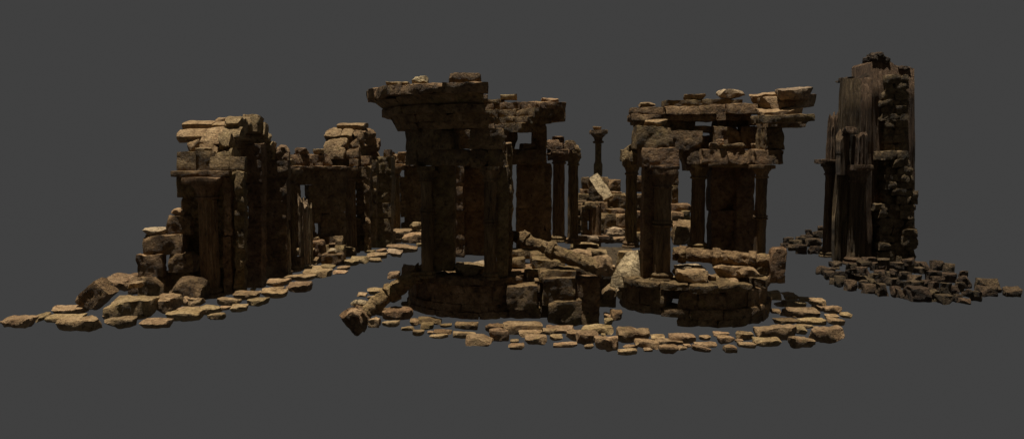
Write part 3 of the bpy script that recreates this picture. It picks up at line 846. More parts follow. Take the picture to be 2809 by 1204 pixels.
cluster('on the right pavilion', 'stones lying on the right pavilion', [
    (1751, 281, 1795, 295, dict(z=pz(294, 20.9), Yf=21.0, d=.5, hf=1, kind='boulder', label='small rounded stone on the left end of the right pavilion roof')),
    (1877, 259, 1931, 275, dict(z=pz(275, 20.9), Yf=21.0, d=.5, hf=.95, label='thin slab lying on the middle of the right pavilion roof')),
    (1966, 244, 2041, 270, dict(z=pz(271, 20.9), Yf=20.9, d=.6, hf=.95, kind='boulder', mat=M_PALE, label='pale bulky slab on the right half of the right pavilion roof')),
    (2060, 255, 2146, 284, dict(z=pz(284, 20.2), Yf=20.2, d=.8, hf=.9, kind='slab', tilt=(0, -.06), label='dark long slab beside the pale overhanging slab of the right pavilion roof')),
    (2138, 248, 2218, 278, dict(z=pz(275, 19.4), Yf=19.2, d=.8, hf=.95, mat=M_PALE, tilt=(0, -.03), label='pale long slab topmost at the overhanging right end of the right pavilion roof')),
    (2084, 268, 2232, 302, dict(z=pz(300, 19.6), Yf=19.6, d=.9, hf=.9, tilt=(0, -.05), label='pointed slab overhanging farthest right on the right pavilion roof')),
    (2082, 300, 2188, 336, dict(z=pz(336, 19.4), Yf=19.2, d=.9, hf=.9, tilt=(0, .03), label='thick wedge slab under the overhanging pointed slab of the right pavilion')),
    (2090, 333, 2192, 353, dict(z=pz(352, 19.2), Yf=19.0, d=.9, hf=.9, kind='block', mat=M_WALL, label='flat bed slab under the thick wedge slab of the right pavilion')),
    (1766, 331, 1829, 348, dict(z=pz(347, 17.45), Yf=17.45, d=.5, hf=1, label='flat stone on the square front block of the right pavilion')),
    (2056, 326, 2080, 344, dict(z=pz(345, 20.2), Yf=20.2, d=.4, hf=1, kind='boulder', label='small knobbly stone in the gap below the overhanging slabs')),
    (1943, 396, 1970, 412, dict(z=pz(411, 20.05), Yf=20.05, d=.3, hf=1, mat=M_PALE, label='pale pointed stone on the architrave below the small opening')),
    (1966, 378, 1984, 393, dict(z=pz(411, 20.2), Yf=20.1, d=.25, hf=2.0, kind='boulder', label='small upright stone in the small opening of the right pavilion')),
    (1972, 398, 2041, 412, dict(z=pz(411, 20.0), Yf=20.0, d=.25, hf=1, label='long flat stone lying along the right pavilion architrave')),
    (2060, 398, 2098, 411, dict(z=pz(410, 20.0), Yf=19.98, d=.25, hf=1, label='short flat stone lying near the right end of the architrave')),
])
cluster('on the right drum', 'stones lying on the right drum', [
    (1852, 737, 1941, 779, dict(z=1.0, hf=.62, d=.7, label='thick flat slab on the right drum, next to the front column')),
    (1850, 718, 1934, 741, dict(z=1.0, Yf=18.0, d=.5, hf=1.0, mat=M_PALE, label='pale long stone behind the thick flat slab on the right drum')),
    (1957, 730, 2048, 768, dict(z=1.0, hf=.75, d=.7, Yf=17.4, label='broad brown slab in the middle of the right drum')),
    (2019, 741, 2075, 773, dict(z=1.12, hf=.72, Yf=16.95, d=.45, kind='boulder', label='rounded orange stone on top of the right drum edge')),
    (1996, 760, 2033, 798, dict(z=.75, hf=.9, Yf=17.0, d=.4, kind='boulder', label='dark stone wedged in the gap of the right drum ledge')),
    (2052, 730, 2110, 765, dict(z=1.0, hf=.75, Yf=17.9, d=.5, mat=M_PALE, label='grey triangular stone on the right drum below the fallen column')),
    (1938, 752, 1962, 772, dict(z=1.0, hf=.9, Yf=17.1, d=.3, kind='boulder', label='small stone between the thick flat slab and broad brown slab')),
    (1970, 789, 2001, 806, dict(z=.82, hf=.8, Yf=16.72, d=.3, label='small flat capstone set low in the right drum edge')),
    (1697, 676, 1764, 704, dict(z=1.25, hf=.85, Yf=18.6, d=.7, kind='block', label='thick sunlit slab left of the right pavilion front pier')),
])
o = stone(1676, 700, 1764, 805, z=.72, Yf=17.75, d=.3, kind='block', hf=1.0, mat=M_PALE, name='leaning_slab', tilt=(-.55, .05), yaw=-.1, chips=7, depth=.75)
tag(o, 'big pale cracked slab leaning against the left side of the right drum', 'stone slab')
fallen(at(1846, 695, 18.3), at(2112, 716, 17.6), .175, 'long fallen column lying level across the right drum', bands=(.25, 1.08, 1.95), jag=.05, mat=M_WALL, amp=.04)
vs, fs = rough_box(.36, .62, .84, amp=.035, r=.05, chips=6, depth=.2)
c = at(2130, 725, 17.5)
o = MB().add(place(vs, c, -.25, Matrix.Rotation(-.2, 3, 'Z') @ Matrix.Rotation(.05, 3, 'Y')), fs).build('plinth_slab', M_WALL, None, origin=c - UP * .42)
tag(o, 'square plinth slab standing on edge at the right end of the level fallen column', 'stone slab')
o = stone(2098, 762, 2146, 782, z=.9, Yf=17.4, d=.4, kind='block', hf=1, name='loose_stone')
tag(o, 'small block under the square plinth slab on the right drum', 'stone')

# fluted columns of the court between the pavilions
def std_col(x, yb, yt, Y, r, z, lab, **kw):
    c = at(x, yb, Y)
    t = thing('fluted_column', Vector((c.x, Y, z)), lab, 'column', 'standing fluted columns of the court')
    column(t, Vector((c.x, Y, z)), at(x, yt, Y).z - z, r, **kw)
    return t
A = std_col(1532, 661, 411, 22.8, .2, zat(663, 22.8), 'fluted column left of two beside the rear pier of the left pavilion', seed=71, flutes=14, capw=1.35)
B = std_col(1571, 665, 420, 23.6, .18, zat(667, 23.6), 'fluted column right of two beside the left pavilion, its shaft partly broken away', seed=72, flutes=14, capw=1.35)
Cc = std_col(1730, 677, 441, 21.6, .185, zat(678, 21.6), 'fluted column carrying an arch stump left of the right pavilion', seed=73, flutes=14, capw=1.4)
Dd = std_col(1912, 682, 445, 20.6, .215, zat(684, 20.6), 'fluted column under the arch in the rear of the right pavilion', seed=74, flutes=14, capw=1.4)
# arch stumps carried by these columns are parts of them
mb = MB()
for x0, y0, x1, y1, Y, d in ((1502, 385, 1545, 412, 22.6, .6), (1516, 374, 1549, 400, 22.7, .5), (1540, 392, 1572, 414, 22.9, .5), (1503, 410, 1560, 440, 22.55, .5)):
    blk(mb, x0, y0, x1, y1, Y, d, chips=6, amp=.05, depth=.35)
mb.build('arch_stump', M_WALL, A)
mb = MB()
for x0, y0, x1, y1, Y, d in ((1553, 385, 1582, 412, 23.4, .4), (1556, 408, 1593, 424, 23.4, .5), (1572, 398, 1592, 420, 23.5, .4)):
    blk(mb, x0, y0, x1, y1, Y, d, chips=6, amp=.05, depth=.35)
mb.build('arch_stump', M_WALL, B)
mb = MB()
blk(mb, 1706, 411, 1730, 443, 21.3, .4, chips=5, depth=.4, amp=.03)
q = at(1772, 442, 21.5)
arch(mb, Vector((q.x, 21.5, q.z)), Vector((1, 0, 0)), Vector((0, 1, 0)), .3, .38, .2, 90, 180, 3, -.2, .2, amp=.02, r=.03)
q = at(1752, 442, 21.6)
arch(mb, Vector((q.x, 21.6, q.z - .06)), Vector((1, 0, 0)), Vector((0, 1, 0)), .36, .36, .2, 60, 135, 2, -.15, .2, amp=.03, r=.03)
mb.build('arch_stump', M_WALL, Cc)

# lone column far behind
p = at(1640, 520, 34)
t = thing('slender_column', Vector((p.x, 34, 0)), 'lone slender column with a capital rising alone behind the stepped blocks', 'column')
hh = at(1640, 357, 34).z
mb = MB()
M0 = Matrix.Translation(Vector((p.x, 34, 0)))
z1, z2 = zat(486, 34), zat(446, 34)
zc = zat(394, 34)
lathe(mb, [(.2, 0), (.2, z1 - .12), (.13, z1 - .04), (.2, z1 + .1), (.21, z2 - .1), (.17, z2), (.155, z2 + .1), (.15, zc - .3), (.15, zc)], M0, n=28, seed=81)
sh = mb.build('shaft', M_WALL, t)
mb = MB()
lathe(mb, [(.15, zc), (.26, zc + .03), (.27, zc + .1), (.18, zc + .14), (.22, zc + .28), (.36, zc + .42)], M0, n=28, seed=82)
vs, fs = rough_box(.8, .8, .2, amp=.02, chips=4)
mb.add(place(vs, Vector((p.x, 34, hh - .1))), fs)
mb.build('capital', M_WALL, t)
o = stone(1626, 350, 1650, 359, z=hh - .01, Yf=33.8, d=.4, hf=1)
tag(o, 'tiny flat stone lying on top of the lone slender column', 'stone')
# ruined pier stump
p = at(1625, 640, 25.5)
t = thing('ruined_pier', Vector((p.x, 25.5, 0)), 'dark broken fluted pier stump with a sunlit rough left side, behind the court', 'pier')
mb = MB()
lathe(mb, prof_shaft(.24, 0, zat(552, 25.5), 20), Matrix.Translation(Vector((at(1632, 600, 25.5).x, 25.5, 0))), n=40, flutes=9, fz=(0, 9), jag=.15, seed=84, fdepth=.2)
lathe(mb, prof_shaft(.09, 0, zat(556, 25.3), 20), Matrix.Translation(Vector((at(1642, 600, 25.2).x, 25.2, 0))), n=24, seed=85, jag=.2)
mb.build('shaft', M_SHAFT, t)
mb = MB(); courses(mb, 1580, 560, 1600, 640, 3, 25.8, .5, split=1, seed=85, chips=5, amp=.05); courses(mb, 1597, 566, 1614, 650, 4, 25.4, .5, split=1, seed=86, chips=5, amp=.05)
mb.build('wall', M_WALL, t)
mb = MB()
blk(mb, 1606, 556, 1645, 575, 25.3, .5, chips=5, amp=.04, r=.08); mb.build('moulding', M_WALL, t); mb = MB(); blk(mb, 1610, 648, 1672, 668, 25.0, .7, amp=.03)
mb.build('moulding', M_WALL, t)

# stepped blocks at the back of the court
G_BACK = 'stepped blocks at the back of the court'
for (x0, y0, x1, y1, Y, d, lab) in (
        (1598, 487, 1618, 521, 30.0, .6, 'squared block topmost left in the rear stepped pile'),
        (1645, 487, 1671, 516, 30.2, .6, 'squared block behind the upper end of the diagonal pale slab'),
        (1670, 494, 1704, 532, 29.8, .6, 'squared block topmost right in the rear stepped pile'),
        (1594, 520, 1617, 535, 29.6, .7, 'low squared block second down at the left of the rear stepped pile'),
        (1589, 533, 1616, 554, 29.2, .8, 'squared block third down at the left of the rear stepped pile'),
        (1614, 490, 1672, 560, 29.9, .6, 'dark tall block in shadow under the diagonal pale slab'),
        (1667, 532, 1718, 574, 28.6, .8, 'wide squared block right of the lower end of the diagonal slab'),
        (1573, 552, 1610, 590, 28.2, .8, 'low broad block at the far left of the rear pile'),
        (1610, 556, 1668, 600, 27.8, .7, 'dark block behind the broken fluted pier stump'),
        (1655, 575, 1715, 590, 27.6, .9, 'flat sunlit course block above the two tall facing blocks'),
        (1648, 588, 1690, 642, 27.2, .7, 'left of two tall facing blocks below the flat course'),
        (1688, 588, 1722, 630, 27.3, .7, 'right of two tall facing blocks beside the fluted column'),
        (1660, 628, 1722, 668, 27.0, .7, 'dark low block behind the white cracked rock'),
        (1740, 484, 1768, 527, 29.6, .7, 'upper squared block between the fluted column and right pavilion pier'),
        (1740, 535, 1768, 580, 28.6, .8, 'middle squared block between the fluted column and right pavilion pier'),
        (1740, 582, 1768, 640, 27.4, .8, 'lower squared block between the fluted column and right pavilion pier'),
        (1740, 640, 1768, 664, 26.8, .8, 'lowest sunlit block between the fluted column and right pavilion pier'),
        (1843, 470, 1863, 512, 29.6, .6, 'upper narrow block showing right of the right pavilion front column'),
        (1843, 510, 1862, 562, 29.2, .6, 'narrow block second down right of the right pavilion front column'),
        (1843, 561, 1897, 582, 28.6, .8, 'long flat block seen through the right pavilion arch'),
        (1843, 583, 1876, 625, 27.8, .8, 'squared block below the long flat block through the arch'),
        (1874, 580, 1897, 625, 28.0, .6, 'narrow sloping block at the right through the pavilion arch')):
    mb = MB()
    c, s = blk(mb, x0, y0, x1, y1, Y, d, amp=.03, chips=4, r=.05)
    tag(mb.build('stone_block', M_WALL, None, origin=c - UP * s[2] / 2), lab, 'stone block', G_BACK)
for x0, y0, x1, y1, lab in ((1671, 527, 1705, 534, 'thin flat stone on the wide squared block beside the diagonal slab'), (1661, 568, 1681, 577, 'small flat stone above the flat sunlit course block')):
    tag(stone(x0, y0, x1, y1, z=zat(y1, 29), Yf=29.0 if y0 < 540 else 28.3, d=.4, hf=1), lab, 'stone', 'flat stones on the rear stepped pile')
# diagonal pale slab
p0, p1 = at(1628, 485, 29.2), at(1670, 545, 28.2)
ax = axis_matrix(p0, p1)
vs, fs = rough_box(.42, .2, (p1 - p0).length * 1.02, amp=.025, r=.03, chips=5)
rot = ax.to_3x3()
dirv = (p1 - p0).normalized()
side = Vector((.75, .0, .45)); nrm = dirv.cross(side).normalized(); side = nrm.cross(dirv).normalized()
if nrm.y > 0: nrm = -nrm
R3 = Matrix((( side.x, nrm.x, dirv.x), (side.y, nrm.y, dirv.y), (side.z, nrm.z, dirv.z)))
cc = (p0 + p1) / 2
o = MB().add([cc + R3 @ p for p in vs], fs if R3.determinant() > 0 else [tuple(reversed(f)) for f in fs]).build('leaning_slab', M_PALE, None, origin=cc - UP * .8)
tag(o, 'pale cracked slab leaning diagonally on the rear stepped pile', 'stone slab')
cluster('in the court', 'stones of the court', [
    (1662, 624, 1712, 656, dict(hf=.95, kind='boulder', mat=M_PALE, z=zat(656, 26.3), Yf=26.3, d=.5, label='white cracked rock at the foot of the rear stepped pile')),
    (1844, 610, 1866, 638, dict(kind='boulder', hf=1, z=zat(638, 24.4), Yf=24.4, d=.35, label='egg shaped stone resting behind the right pavilion front column')),
    (1842, 617, 1896, 677, dict(kind='block', hf=.95, z=zat(675, 23.6), Yf=23.6, d=.9, tilt=(.2, .1), mat=M_WALL, label='big tilted block under the egg shaped stone')),
    (1565, 625, 1641, 653, dict(kind='block', hf=.8, z=.78, Yf=24.0, d=.5, tilt=(0, .13), label='long sloping slab lying at the foot of the broken pier')),
    (1572, 650, 1640, 666, dict(kind='block', hf=1, z=zat(665, 23.6), Yf=23.6, d=.5, mat=M_PALE, label='flat pale slab under the long sloping slab')),
    (1682, 654, 1716, 667, dict(hf=1, z=zat(667, 25.5), Yf=25.5, d=.5, label='flat stone before the white cracked rock')),
    (1756, 655, 1770, 670, dict(hf=1, z=zat(670, 25.0), Yf=25.0, d=.5, label='small flat stone right of the arch stump column base')),
    (1535, 663, 1620, 700, dict(kind='block', hf=.8, z=.95, Yf=20.4, d=.8, label='big sunlit block behind the diagonal fallen column, left one')),
    (1612, 664, 1662, 697, dict(kind='block', hf=.8, z=.95, Yf=20.9, d=.8, label='big sunlit block behind the diagonal fallen column, right one')),
    (1570, 692, 1602, 712, dict(kind='block', hf=.9, z=.9, Yf=19.6, d=.4, label='small block in front of the two big sunlit blocks')),
    (1615, 684, 1648, 712, dict(kind='block', hf=.9, z=.85, Yf=19.9, d=.4, label='squared dark block below the right big sunlit block')),
    (1630, 698, 1662, 716, dict(hf=.8, z=.9, Yf=19.0, d=.5, label='small flat slab at the left edge of the court paving')),
    (1656, 704, 1722, 728, dict(hf=.8, z=.85, Yf=18.8, d=.7, label='broad flat slab at the near edge of the court paving')),
])
mb = MB()
for i in range(5):
    x0 = on_z(1640, 690, .92)
    Y = 19.3 + i * 1.15
    for k in range(3):
        vs, fs = rough_box(.62, 1.13, .14, amp=.02, r=.03, cell=.1)
        mb.add(place(vs, Vector((2.05 + k * .64 + .1 * i, Y, .86))), fs)
o = mb.build('paving', M_RUBBLE, None, origin=Vector((2.6, 21, .8)))
tag(o, kind='structure')
# landing stones in the gap between the drums
cluster('in the gap between the drums', 'stones in the gap between the drums', [
    (1655, 800, 1690, 833, dict(z=.3, hf=.9, Yf=18.2, d=.4, tilt=(.2, .5))), (1690, 795, 1716, 822, dict(z=.38, hf=.9, Yf=17.9, d=.4, mat=M_PALE)),
    (1656, 862, 1680, 880, dict(hf=.9, kind='boulder', d=.35)), (1657, 877, 1682, 895, dict(hf=.8, d=.35)), (1676, 852, 1704, 884, dict(kind='block', hf=.9, d=.4, mat=M_WALL))])

# ================================================================== GROUND STONES ROUND THE PAVILIONS
G = 'loose stones round the pavilions'
cluster('beside the foot of the leaning column', G, [
    (979, 802, 1007, 816), (1009, 789, 1057, 811, dict(hf=.6)), (1008, 809, 1031, 822), (962, 821, 1006, 842, dict(kind='boulder', mat=M_PALE, z=.3, hf=.9)),
    (1012, 866, 1042, 899, dict(hf=.7, kind='block')), (1066, 761, 1096, 778, dict(z=1.0, Yf=17.4, d=.35, hf=.9)), (950, 845, 995, 872, dict(hf=.8, kind='boulder', z=.15))])
cluster('in shade under the left pavilion', G, [  # masonry brown instead of tan paints the roof's shade into these stones
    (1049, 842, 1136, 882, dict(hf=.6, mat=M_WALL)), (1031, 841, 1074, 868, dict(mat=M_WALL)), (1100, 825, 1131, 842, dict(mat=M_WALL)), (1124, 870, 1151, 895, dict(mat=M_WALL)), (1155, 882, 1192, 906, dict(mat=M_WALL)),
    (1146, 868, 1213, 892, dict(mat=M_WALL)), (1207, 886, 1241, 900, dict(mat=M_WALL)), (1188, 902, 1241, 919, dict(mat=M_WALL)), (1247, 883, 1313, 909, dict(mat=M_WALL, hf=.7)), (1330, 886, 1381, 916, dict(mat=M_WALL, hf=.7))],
    noun='shade-toned stone')
cluster('in the nearest row before the left drum', G, [
    (1049, 876, 1096, 900, dict(hf=.6)), (1099, 893, 1137, 909), (1132, 901, 1164, 923, dict(hf=.65)), (1172, 906, 1190, 918), (1178, 913, 1229, 930), (1241, 906, 1306, 931, dict(hf=.6)),
    (1276, 914, 1354, 951, dict(kind='boulder', hf=.75)), (1342, 900, 1396, 940, dict(hf=.8, kind='block')), (1399, 929, 1425, 942), (1393, 940, 1438, 961)])
cluster('in front of the stair wing', G, [
    (1380, 882, 1488, 919, dict(hf=.65, kind='block', label='long sunlit block lying before the stair wing of the left drum')),
    (1422, 902, 1488, 927), (1441, 916, 1501, 949, dict(hf=.6)), (1487, 897, 1531, 920), (1508, 914, 1544, 936), (1496, 891, 1575, 919), (1516, 936, 1584, 956), (1554, 901, 1600, 937, dict(hf=.6)), (1580, 907, 1642, 948, dict(hf=.65))])
cluster('in front of the gap between the drums', G, [
    (1588, 892, 1683, 920, dict(hf=.6)), (1646, 912, 1662, 925), (1602, 942, 1629, 959), (1631, 919, 1699, 968, dict(hf=.7)), (1688, 897, 1785, 945, dict(hf=.62)), (1740, 929, 1807, 961, dict(tilt=(0, .12))), (1707, 943, 1750, 958), (1693, 956, 1747, 977, dict(hf=.7)), (1765, 952, 1790, 966)])
cluster('before the middle of the right drum', G, [
    (1784, 917, 1824, 938), (1806, 944, 1860, 975, dict(hf=.62)), (1794, 925, 1873, 951), (1833, 913, 1907, 945, dict(hf=.6)), (1858, 943, 1884, 962, dict(kind='boulder')), (1875, 942, 1895, 955), (1904, 936, 1968, 957), (1896, 948, 1948, 969, dict(tilt=(0, .1))), (1917, 918, 1949, 937)])
cluster('before the right half of the right drum', G, [
    (1956, 908, 2001, 927), (1964, 918, 2011, 946, dict(hf=.6)), (1986, 943, 2018, 969, dict(hf=.7, kind='block')), (2016, 928, 2039, 941), (2025, 936, 2072, 958), (2016, 904, 2065, 937, dict(hf=.65)), (2065, 922, 2140, 956, dict(hf=.55)), (2072, 890, 2180, 938, dict(hf=.7))])
cluster('at the lower right end of the stone ring', G, [
    (2162, 922, 2234, 960, dict(hf=.65)), (2176, 892, 2214, 923, dict(kind='boulder', hf=.7)), (2220, 892, 2309, 945, dict(hf=.68)), (2173, 887, 2230, 904), (2187, 870, 2266, 895), (2272, 872, 2318, 898, dict(tilt=(0, .2))), (2263, 860, 2297, 878), (2303, 856, 2335, 874)])
cluster('right of the right drum', G, [
    (2106, 798, 2141, 827, dict(hf=.65)), (2144, 800, 2177, 813), (2151, 806, 2188, 825), (2191, 813, 2223, 829), (2219, 817, 2263, 841), (2126, 822, 2154, 843, dict(kind='boulder', mat=M_PALE)), (2149, 822, 2210, 850), (2143, 841, 2246, 874, dict(hf=.6))])
cluster('close beside the right wall of the right drum', G, [  # darker brown on some of these stands in for shade below the roof
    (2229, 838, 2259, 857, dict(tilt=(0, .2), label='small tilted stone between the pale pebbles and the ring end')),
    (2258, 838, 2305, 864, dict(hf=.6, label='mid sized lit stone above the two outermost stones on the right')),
    (2114, 845, 2139, 863, dict(mat=M_WALL)), (2120, 870, 2185, 892, dict(mat=M_WALL)), (2166, 857, 2192, 874, dict(kind='boulder'))], noun='shaded stone')

# ================================================================== TOWER
t = thing('ruined_tower', at(2400, 715, 27), 'tall dark ruined tower of jagged walls and rough masonry at the far right', 'tower')
TW = t
def slab_wall(mb, pts, Y, th, yaw_dx=0.0, cell=4.0, seed=0, amp=.035):
    th_top = min(1.0, max(th * 1.4, .6))
    """upright slab with a broken skyline: pts = outline columns (px, ytop, ybottom)"""
    so = Vector((seed * 5.3, 2, 7))
    xs = [p[0] for p in pts]
    cols = []
    x = xs[0]
    while x < xs[-1] + .1:
        for i in range(len(pts) - 1):
            if pts[i][0] <= x <= pts[i + 1][0]:
                k = (x - pts[i][0]) / max(1e-6, pts[i + 1][0] - pts[i][0])
                yt = pts[i][1] + k * (pts[i + 1][1] - pts[i][1]); yb = pts[i][2] + k * (pts[i + 1][2] - pts[i][2])
                break
        cols.append((x, yt + 4 * noise.noise(Vector((x * .13, seed, 0))), yb))
        x += cell if x + cell <= xs[-1] else max(xs[-1] - x, .2)
    nr = 22
    vs, fs = [], []
    nC = len(cols)
    for side in (0, 1):
        for (x, yt, yb) in cols:
            for j in range(nr + 1):
                w0 = max(0.0, j / nr - .88) * 2.6 * th_top if not side else 0
                p = at(x, yb + (yt - yb) * j / nr, Y + w0 + .01 * yaw_dx * (x - xs[0]))
                s = p + so
                # vertical furrows and broad hollows
                rel = noise.noise(Vector((s.x * 6.5, 0, s.z * .22))) * amp * 1.5 + noise.noise(Vector((s.x * 15, 4, s.z * .35))) * amp * .9 + noise.noise(s * 1.4) * amp
                p = p + Vector((noise.noise(s * 3) * amp * .5, rel + (th if side else 0), 0))
                vs.append(p)
    def I(s, i, j): return s * nC * (nr + 1) + i * (nr + 1) + j
    for i in range(nC - 1):
        for j in range(nr):
            fs.append((I(0, i, j), I(0, i + 1, j), I(0, i + 1, j + 1), I(0, i, j + 1)))
            fs.append((I(1, i, j), I(1, i, j + 1), I(1, i + 1, j + 1), I(1, i + 1, j)))
        fs.append((I(0, i, nr), I(0, i + 1, nr), I(1, i + 1, nr), I(1, i, nr)))
        fs.append((I(0, i, 0), I(1, i, 0), I(1, i + 1, 0), I(0, i + 1, 0)))
    for j in range(nr):
        fs.append((I(0, 0, j), I(0, 0, j + 1), I(1, 0, j + 1), I(1, 0, j)))
        fs.append((I(0, nC - 1, j), I(1, nC - 1, j), I(1, nC - 1, j + 1), I(0, nC - 1, j + 1)))
    mb.add(vs, fs)
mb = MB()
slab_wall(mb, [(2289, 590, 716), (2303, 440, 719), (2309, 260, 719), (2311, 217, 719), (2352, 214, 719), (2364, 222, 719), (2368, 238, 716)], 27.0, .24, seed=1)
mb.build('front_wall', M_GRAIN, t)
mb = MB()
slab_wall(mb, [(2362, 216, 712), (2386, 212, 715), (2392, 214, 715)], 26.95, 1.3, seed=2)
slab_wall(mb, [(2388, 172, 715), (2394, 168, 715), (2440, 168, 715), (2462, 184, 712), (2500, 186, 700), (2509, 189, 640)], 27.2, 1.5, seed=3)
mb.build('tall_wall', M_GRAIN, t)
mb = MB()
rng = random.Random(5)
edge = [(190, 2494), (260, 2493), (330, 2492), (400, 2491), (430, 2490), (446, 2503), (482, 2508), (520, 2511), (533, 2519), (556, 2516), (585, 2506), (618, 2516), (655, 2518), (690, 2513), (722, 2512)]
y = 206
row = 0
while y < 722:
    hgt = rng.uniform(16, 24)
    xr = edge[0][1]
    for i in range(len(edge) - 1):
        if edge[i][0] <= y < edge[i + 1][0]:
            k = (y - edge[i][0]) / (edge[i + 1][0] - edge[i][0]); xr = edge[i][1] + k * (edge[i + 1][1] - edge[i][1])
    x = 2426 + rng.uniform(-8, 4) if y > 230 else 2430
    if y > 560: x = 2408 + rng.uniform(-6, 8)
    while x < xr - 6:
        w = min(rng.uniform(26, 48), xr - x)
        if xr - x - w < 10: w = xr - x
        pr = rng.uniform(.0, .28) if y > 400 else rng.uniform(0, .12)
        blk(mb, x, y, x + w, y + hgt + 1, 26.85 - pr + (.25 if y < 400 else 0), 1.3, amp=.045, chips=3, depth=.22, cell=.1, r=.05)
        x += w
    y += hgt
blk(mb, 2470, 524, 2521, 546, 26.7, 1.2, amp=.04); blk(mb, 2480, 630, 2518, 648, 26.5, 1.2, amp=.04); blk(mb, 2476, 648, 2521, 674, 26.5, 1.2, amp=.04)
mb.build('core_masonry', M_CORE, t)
mb = MB()
for x0, y0, x1, y1 in ((2393, 154, 2445, 171), (2398, 146, 2432, 160), (2405, 141, 2425, 152), (2466, 180, 2500, 191), (2318, 212, 2345, 222), (2376, 202, 2390, 216)):
    blk(mb, x0, y0, x1, y1, 27.4, .8, amp=.05, chips=6, depth=.35)
mb.build('broken_crest', M_RUBBLE, t)
# engaged column of the tower
c = at(2346, 700, 26.6)
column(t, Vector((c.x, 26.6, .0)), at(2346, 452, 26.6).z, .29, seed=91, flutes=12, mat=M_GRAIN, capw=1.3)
mb = MB()
lathe(mb, prof_shaft(.27, 0, at(2346, 352, 26.6).z - at(2346, 452, 26.6).z, 14), Matrix.Translation(Vector((c.x, 26.6, at(2346, 452, 26.6).z))), n=48, flutes=12, fz=(0, 9), jag=.5, seed=92)
blk(mb, 2322, 349, 2352, 366, 26.5, .4, chips=6, amp=.05)
mb.build('upper_shaft', M_GRAIN, t)
mb = MB()
slab_wall(mb, [(2306, 372, 480), (2318, 352, 480), (2330, 360, 480)], 26.75, .4, seed=7)
mb.build('jagged_flange', M_GRAIN, t)
# the free column on the tower's left
c = on_z(2270, 704)
t = thing('fluted_column', c, 'dark fluted column with a broken pointed upper shaft at the tower left side', 'column')
column(t, c, at(2270, 446, c.y).z, .225, seed=93, flutes=14, mat=M_GRAIN, capw=1.35)
z0 = at(2270, 446, c.y).z
cu = at(2284, 446, c.y)
mb = MB()
lathe(mb, prof_shaft(.25, 0, at(2284, 276, c.y).z - z0, 18, taper=.22), Matrix.Translation(Vector((cu.x - .03, c.y, z0))), n=48, flutes=12, fz=(0, 9), jag=1.5, seed=97)
mb.build('upper_shaft', M_GRAIN, t)
mb = MB()
blk(mb, 2252, 438, 2296, 449, c.y - .35, .7, amp=.02)
mb.build('moulding', M_GRAIN, t)

# ================================================================== RUBBLE CUBES ROUND THE TOWER
def rub(l):
    return [(2120 + a / 3.739, 600 + (b - 8) / 3.739, 2120 + c_ / 3.739, 600 + d_ / 3.739) for a, b, c_, d_ in l]
def rubble(phrase, boxes, group, hf=.84):
    rng = random.Random(len(boxes))
    made = []
    for b in rub(boxes):
        k = .05 * (b[2] - b[0])
        b = (b[0] + k, b[1], b[2] - k, b[3])
        w = (b[2] - b[0])
        o = stone(*b, kind='block', hf=hf, mat=M_RUBBLE, name='rubble_block', d=w * .011 * rng.uniform(.7, 1.0), yaw=rng.uniform(-.35, .35), chips=2, depth=.38, r=.03, amp=.03, cell=.05)
        made.append(((b[0] + b[2]) / 2, o))
    made.sort(key=lambda q: q[0])
    for i, (x, o) in enumerate(made):
        pos = 'leftmost' if i == 0 else 'rightmost' if i == len(made) - 1 else ORD[i] + ' from left'
        tag(o, '%sdark broken cube, %s %s' % ('small ' if adjective(o).startswith('small') else '', pos, phrase), 'rubble block', group)
GR = 'broken cubes strewn round the tower'
rubble('of the cubes strewn farthest out to the right', [(2364, 695, 2528, 810), (2090, 625, 2313, 770), (2095, 690, 2272, 804), (2030, 735, 2130, 855), (1935, 730, 2030, 812), (1910, 820, 2020, 882), (1840, 775, 1920, 862)], GR)
rubble('in the front line of the tower rubble', [(1690, 780, 1840, 882), (1575, 735, 1690, 855), (1365, 700, 1590, 860), (1265, 730, 1415, 832), (1210, 680, 1300, 812), (1065, 650, 1190, 806), (915, 665, 1050, 778), (870, 630, 970, 732), (740, 625, 840, 748), (640, 580, 750, 706), (575, 615, 655, 682)], GR)
rubble('in the second line of the tower rubble', [(1870, 645, 1950, 762), (1800, 680, 1900, 785), (1690, 640, 1810, 802), (1600, 640, 1700, 745), (1520, 620, 1610, 722), (1400, 640, 1530, 722), (1280, 640, 1400, 720), (1160, 610, 1290, 700), (1040, 590, 1165, 670), (920, 590, 1050, 680), (830, 585, 925, 650), (745, 560, 850, 640)], GR)
rubble('in the third line of the tower rubble', [(1910, 580, 2022, 722), (1720, 555, 1870, 662), (1565, 535, 1720, 660), (1385, 570, 1510, 692), (1280, 545, 1400, 645), (1160, 540, 1280, 652), (1040, 535, 1160, 620), (840, 490, 1000, 605), (640, 540, 760, 610), (520, 535, 640, 632), (500, 505, 640, 592), (445, 488, 540, 577)], GR)
rubble('in the rear line right at the tower foot', [(1910, 530, 2000, 605), (1750, 455, 1850, 562), (1610, 428, 1730, 542), (1440, 440, 1600, 540), (1320, 450, 1480, 562), (1160, 440, 1330, 562), (1000, 450, 1160, 545), (740, 450, 860, 572), (810, 375, 900, 470), (900, 395, 1050, 490), (590, 460, 690, 525)], GR)
rubble('of the small heap left of the tower', [(105, 190, 210, 268), (75, 255, 160, 305), (150, 265, 240, 332), (230, 180, 345, 265), (280, 170, 410, 245), (330, 108, 400, 190), (335, 200, 505, 295), (230, 260, 350, 368), (345, 280, 510, 370), (395, 128, 515, 210), (455, 70, 515, 150), (160, 225, 300, 285)], GR)

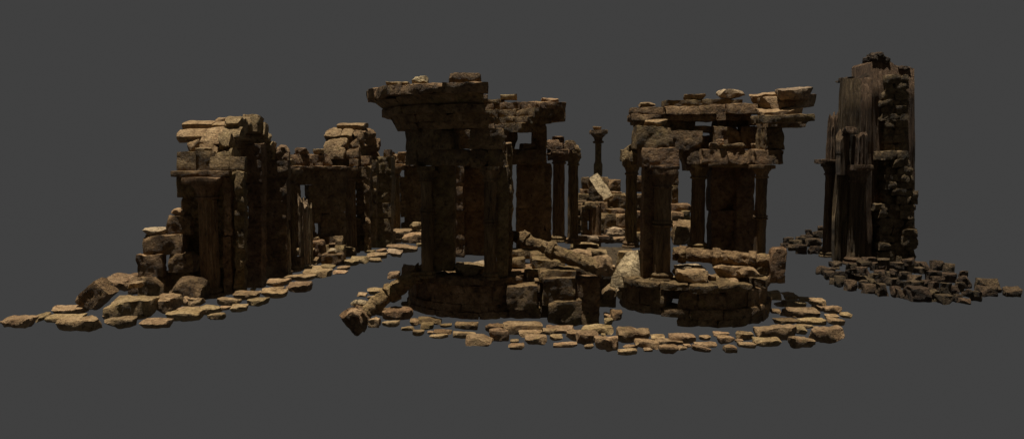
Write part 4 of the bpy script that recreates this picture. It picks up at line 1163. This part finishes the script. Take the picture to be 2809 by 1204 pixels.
def heap(boxes):
    made = []
    rng = random.Random(77)
    for a, b, c_, d_ in boxes:
        q = (2120 + a / 3.739, 600 + b / 3.739, 2120 + c_ / 3.739, 600 + d_ / 3.739)
        Yg = on_z((q[0] + q[2]) / 2, q[3] + 20, 0).y
        o = stone(*q, z=at(1404, q[3], Yg).z, Yf=Yg, kind='block', hf=.85, mat=M_RUBBLE, name='rubble_block', d=(q[2] - q[0]) * .011, yaw=rng.uniform(-.5, .5), tilt=(rng.uniform(-.15, .15), rng.uniform(-.2, .2)), chips=2, depth=.4, r=.03, amp=.03, cell=.05)
        made.append(o)
    for i, o in enumerate(made):
        pos = 'leftmost' if i == 0 else 'rightmost' if i == len(made) - 1 else ORD[i] + ' from left'
        tag(o, 'dark broken cube, %s of those heaped on top of the tower rubble' % pos, 'rubble block', GR)
heap([(590, 440, 690, 500), (760, 520, 870, 580), (880, 440, 990, 510), (1000, 560, 1090, 620), (1075, 420, 1190, 490), (1210, 520, 1300, 590), (1330, 410, 1440, 490), (1470, 500, 1580, 575), (1620, 590, 1740, 660)])

# ================================================================== CAMERA, LIGHT, WORLD
cam = bpy.data.cameras.new('camera')
cam.sensor_width = 36.0
cam.lens = 36.0 * F / 2809.0
cam.clip_end = 500
co = bpy.data.objects.new('camera', cam)
co.location = (0, 0, H)
co.rotation_euler = (math.pi / 2 - TH, 0, 0)
COL.objects.link(co)
SC.camera = co

sun = bpy.data.lights.new('sun', 'SUN')
sun.energy = 5.0
sun.angle = math.radians(.5)
sun.color = (1.0, .93, .82)
so_ = bpy.data.objects.new('sun', sun)
sd = Vector((-0.08, -0.03, 1.0)).normalized()      # towards the sun
so_.rotation_euler = sd.to_track_quat('Z', 'Y').to_euler()
so_.location = (0, 20, 30)
COL.objects.link(so_)

w = bpy.data.worlds.new('World')
SC.world = w
w.use_nodes = True
bg = w.node_tree.nodes.get('Background') or w.node_tree.nodes.new('ShaderNodeBackground')
bg.inputs[0].default_value = (0.0509, 0.0509, 0.0509, 1)
bg.inputs[1].default_value = 1.0
vs_ = SC.view_settings
vs_.view_transform = 'Standard'; vs_.look = 'None'; vs_.exposure = 0; vs_.gamma = 1
vs_.use_curve_mapping = False
SC.render.engine = 'CYCLES'
SC.cycles.max_bounces = 4
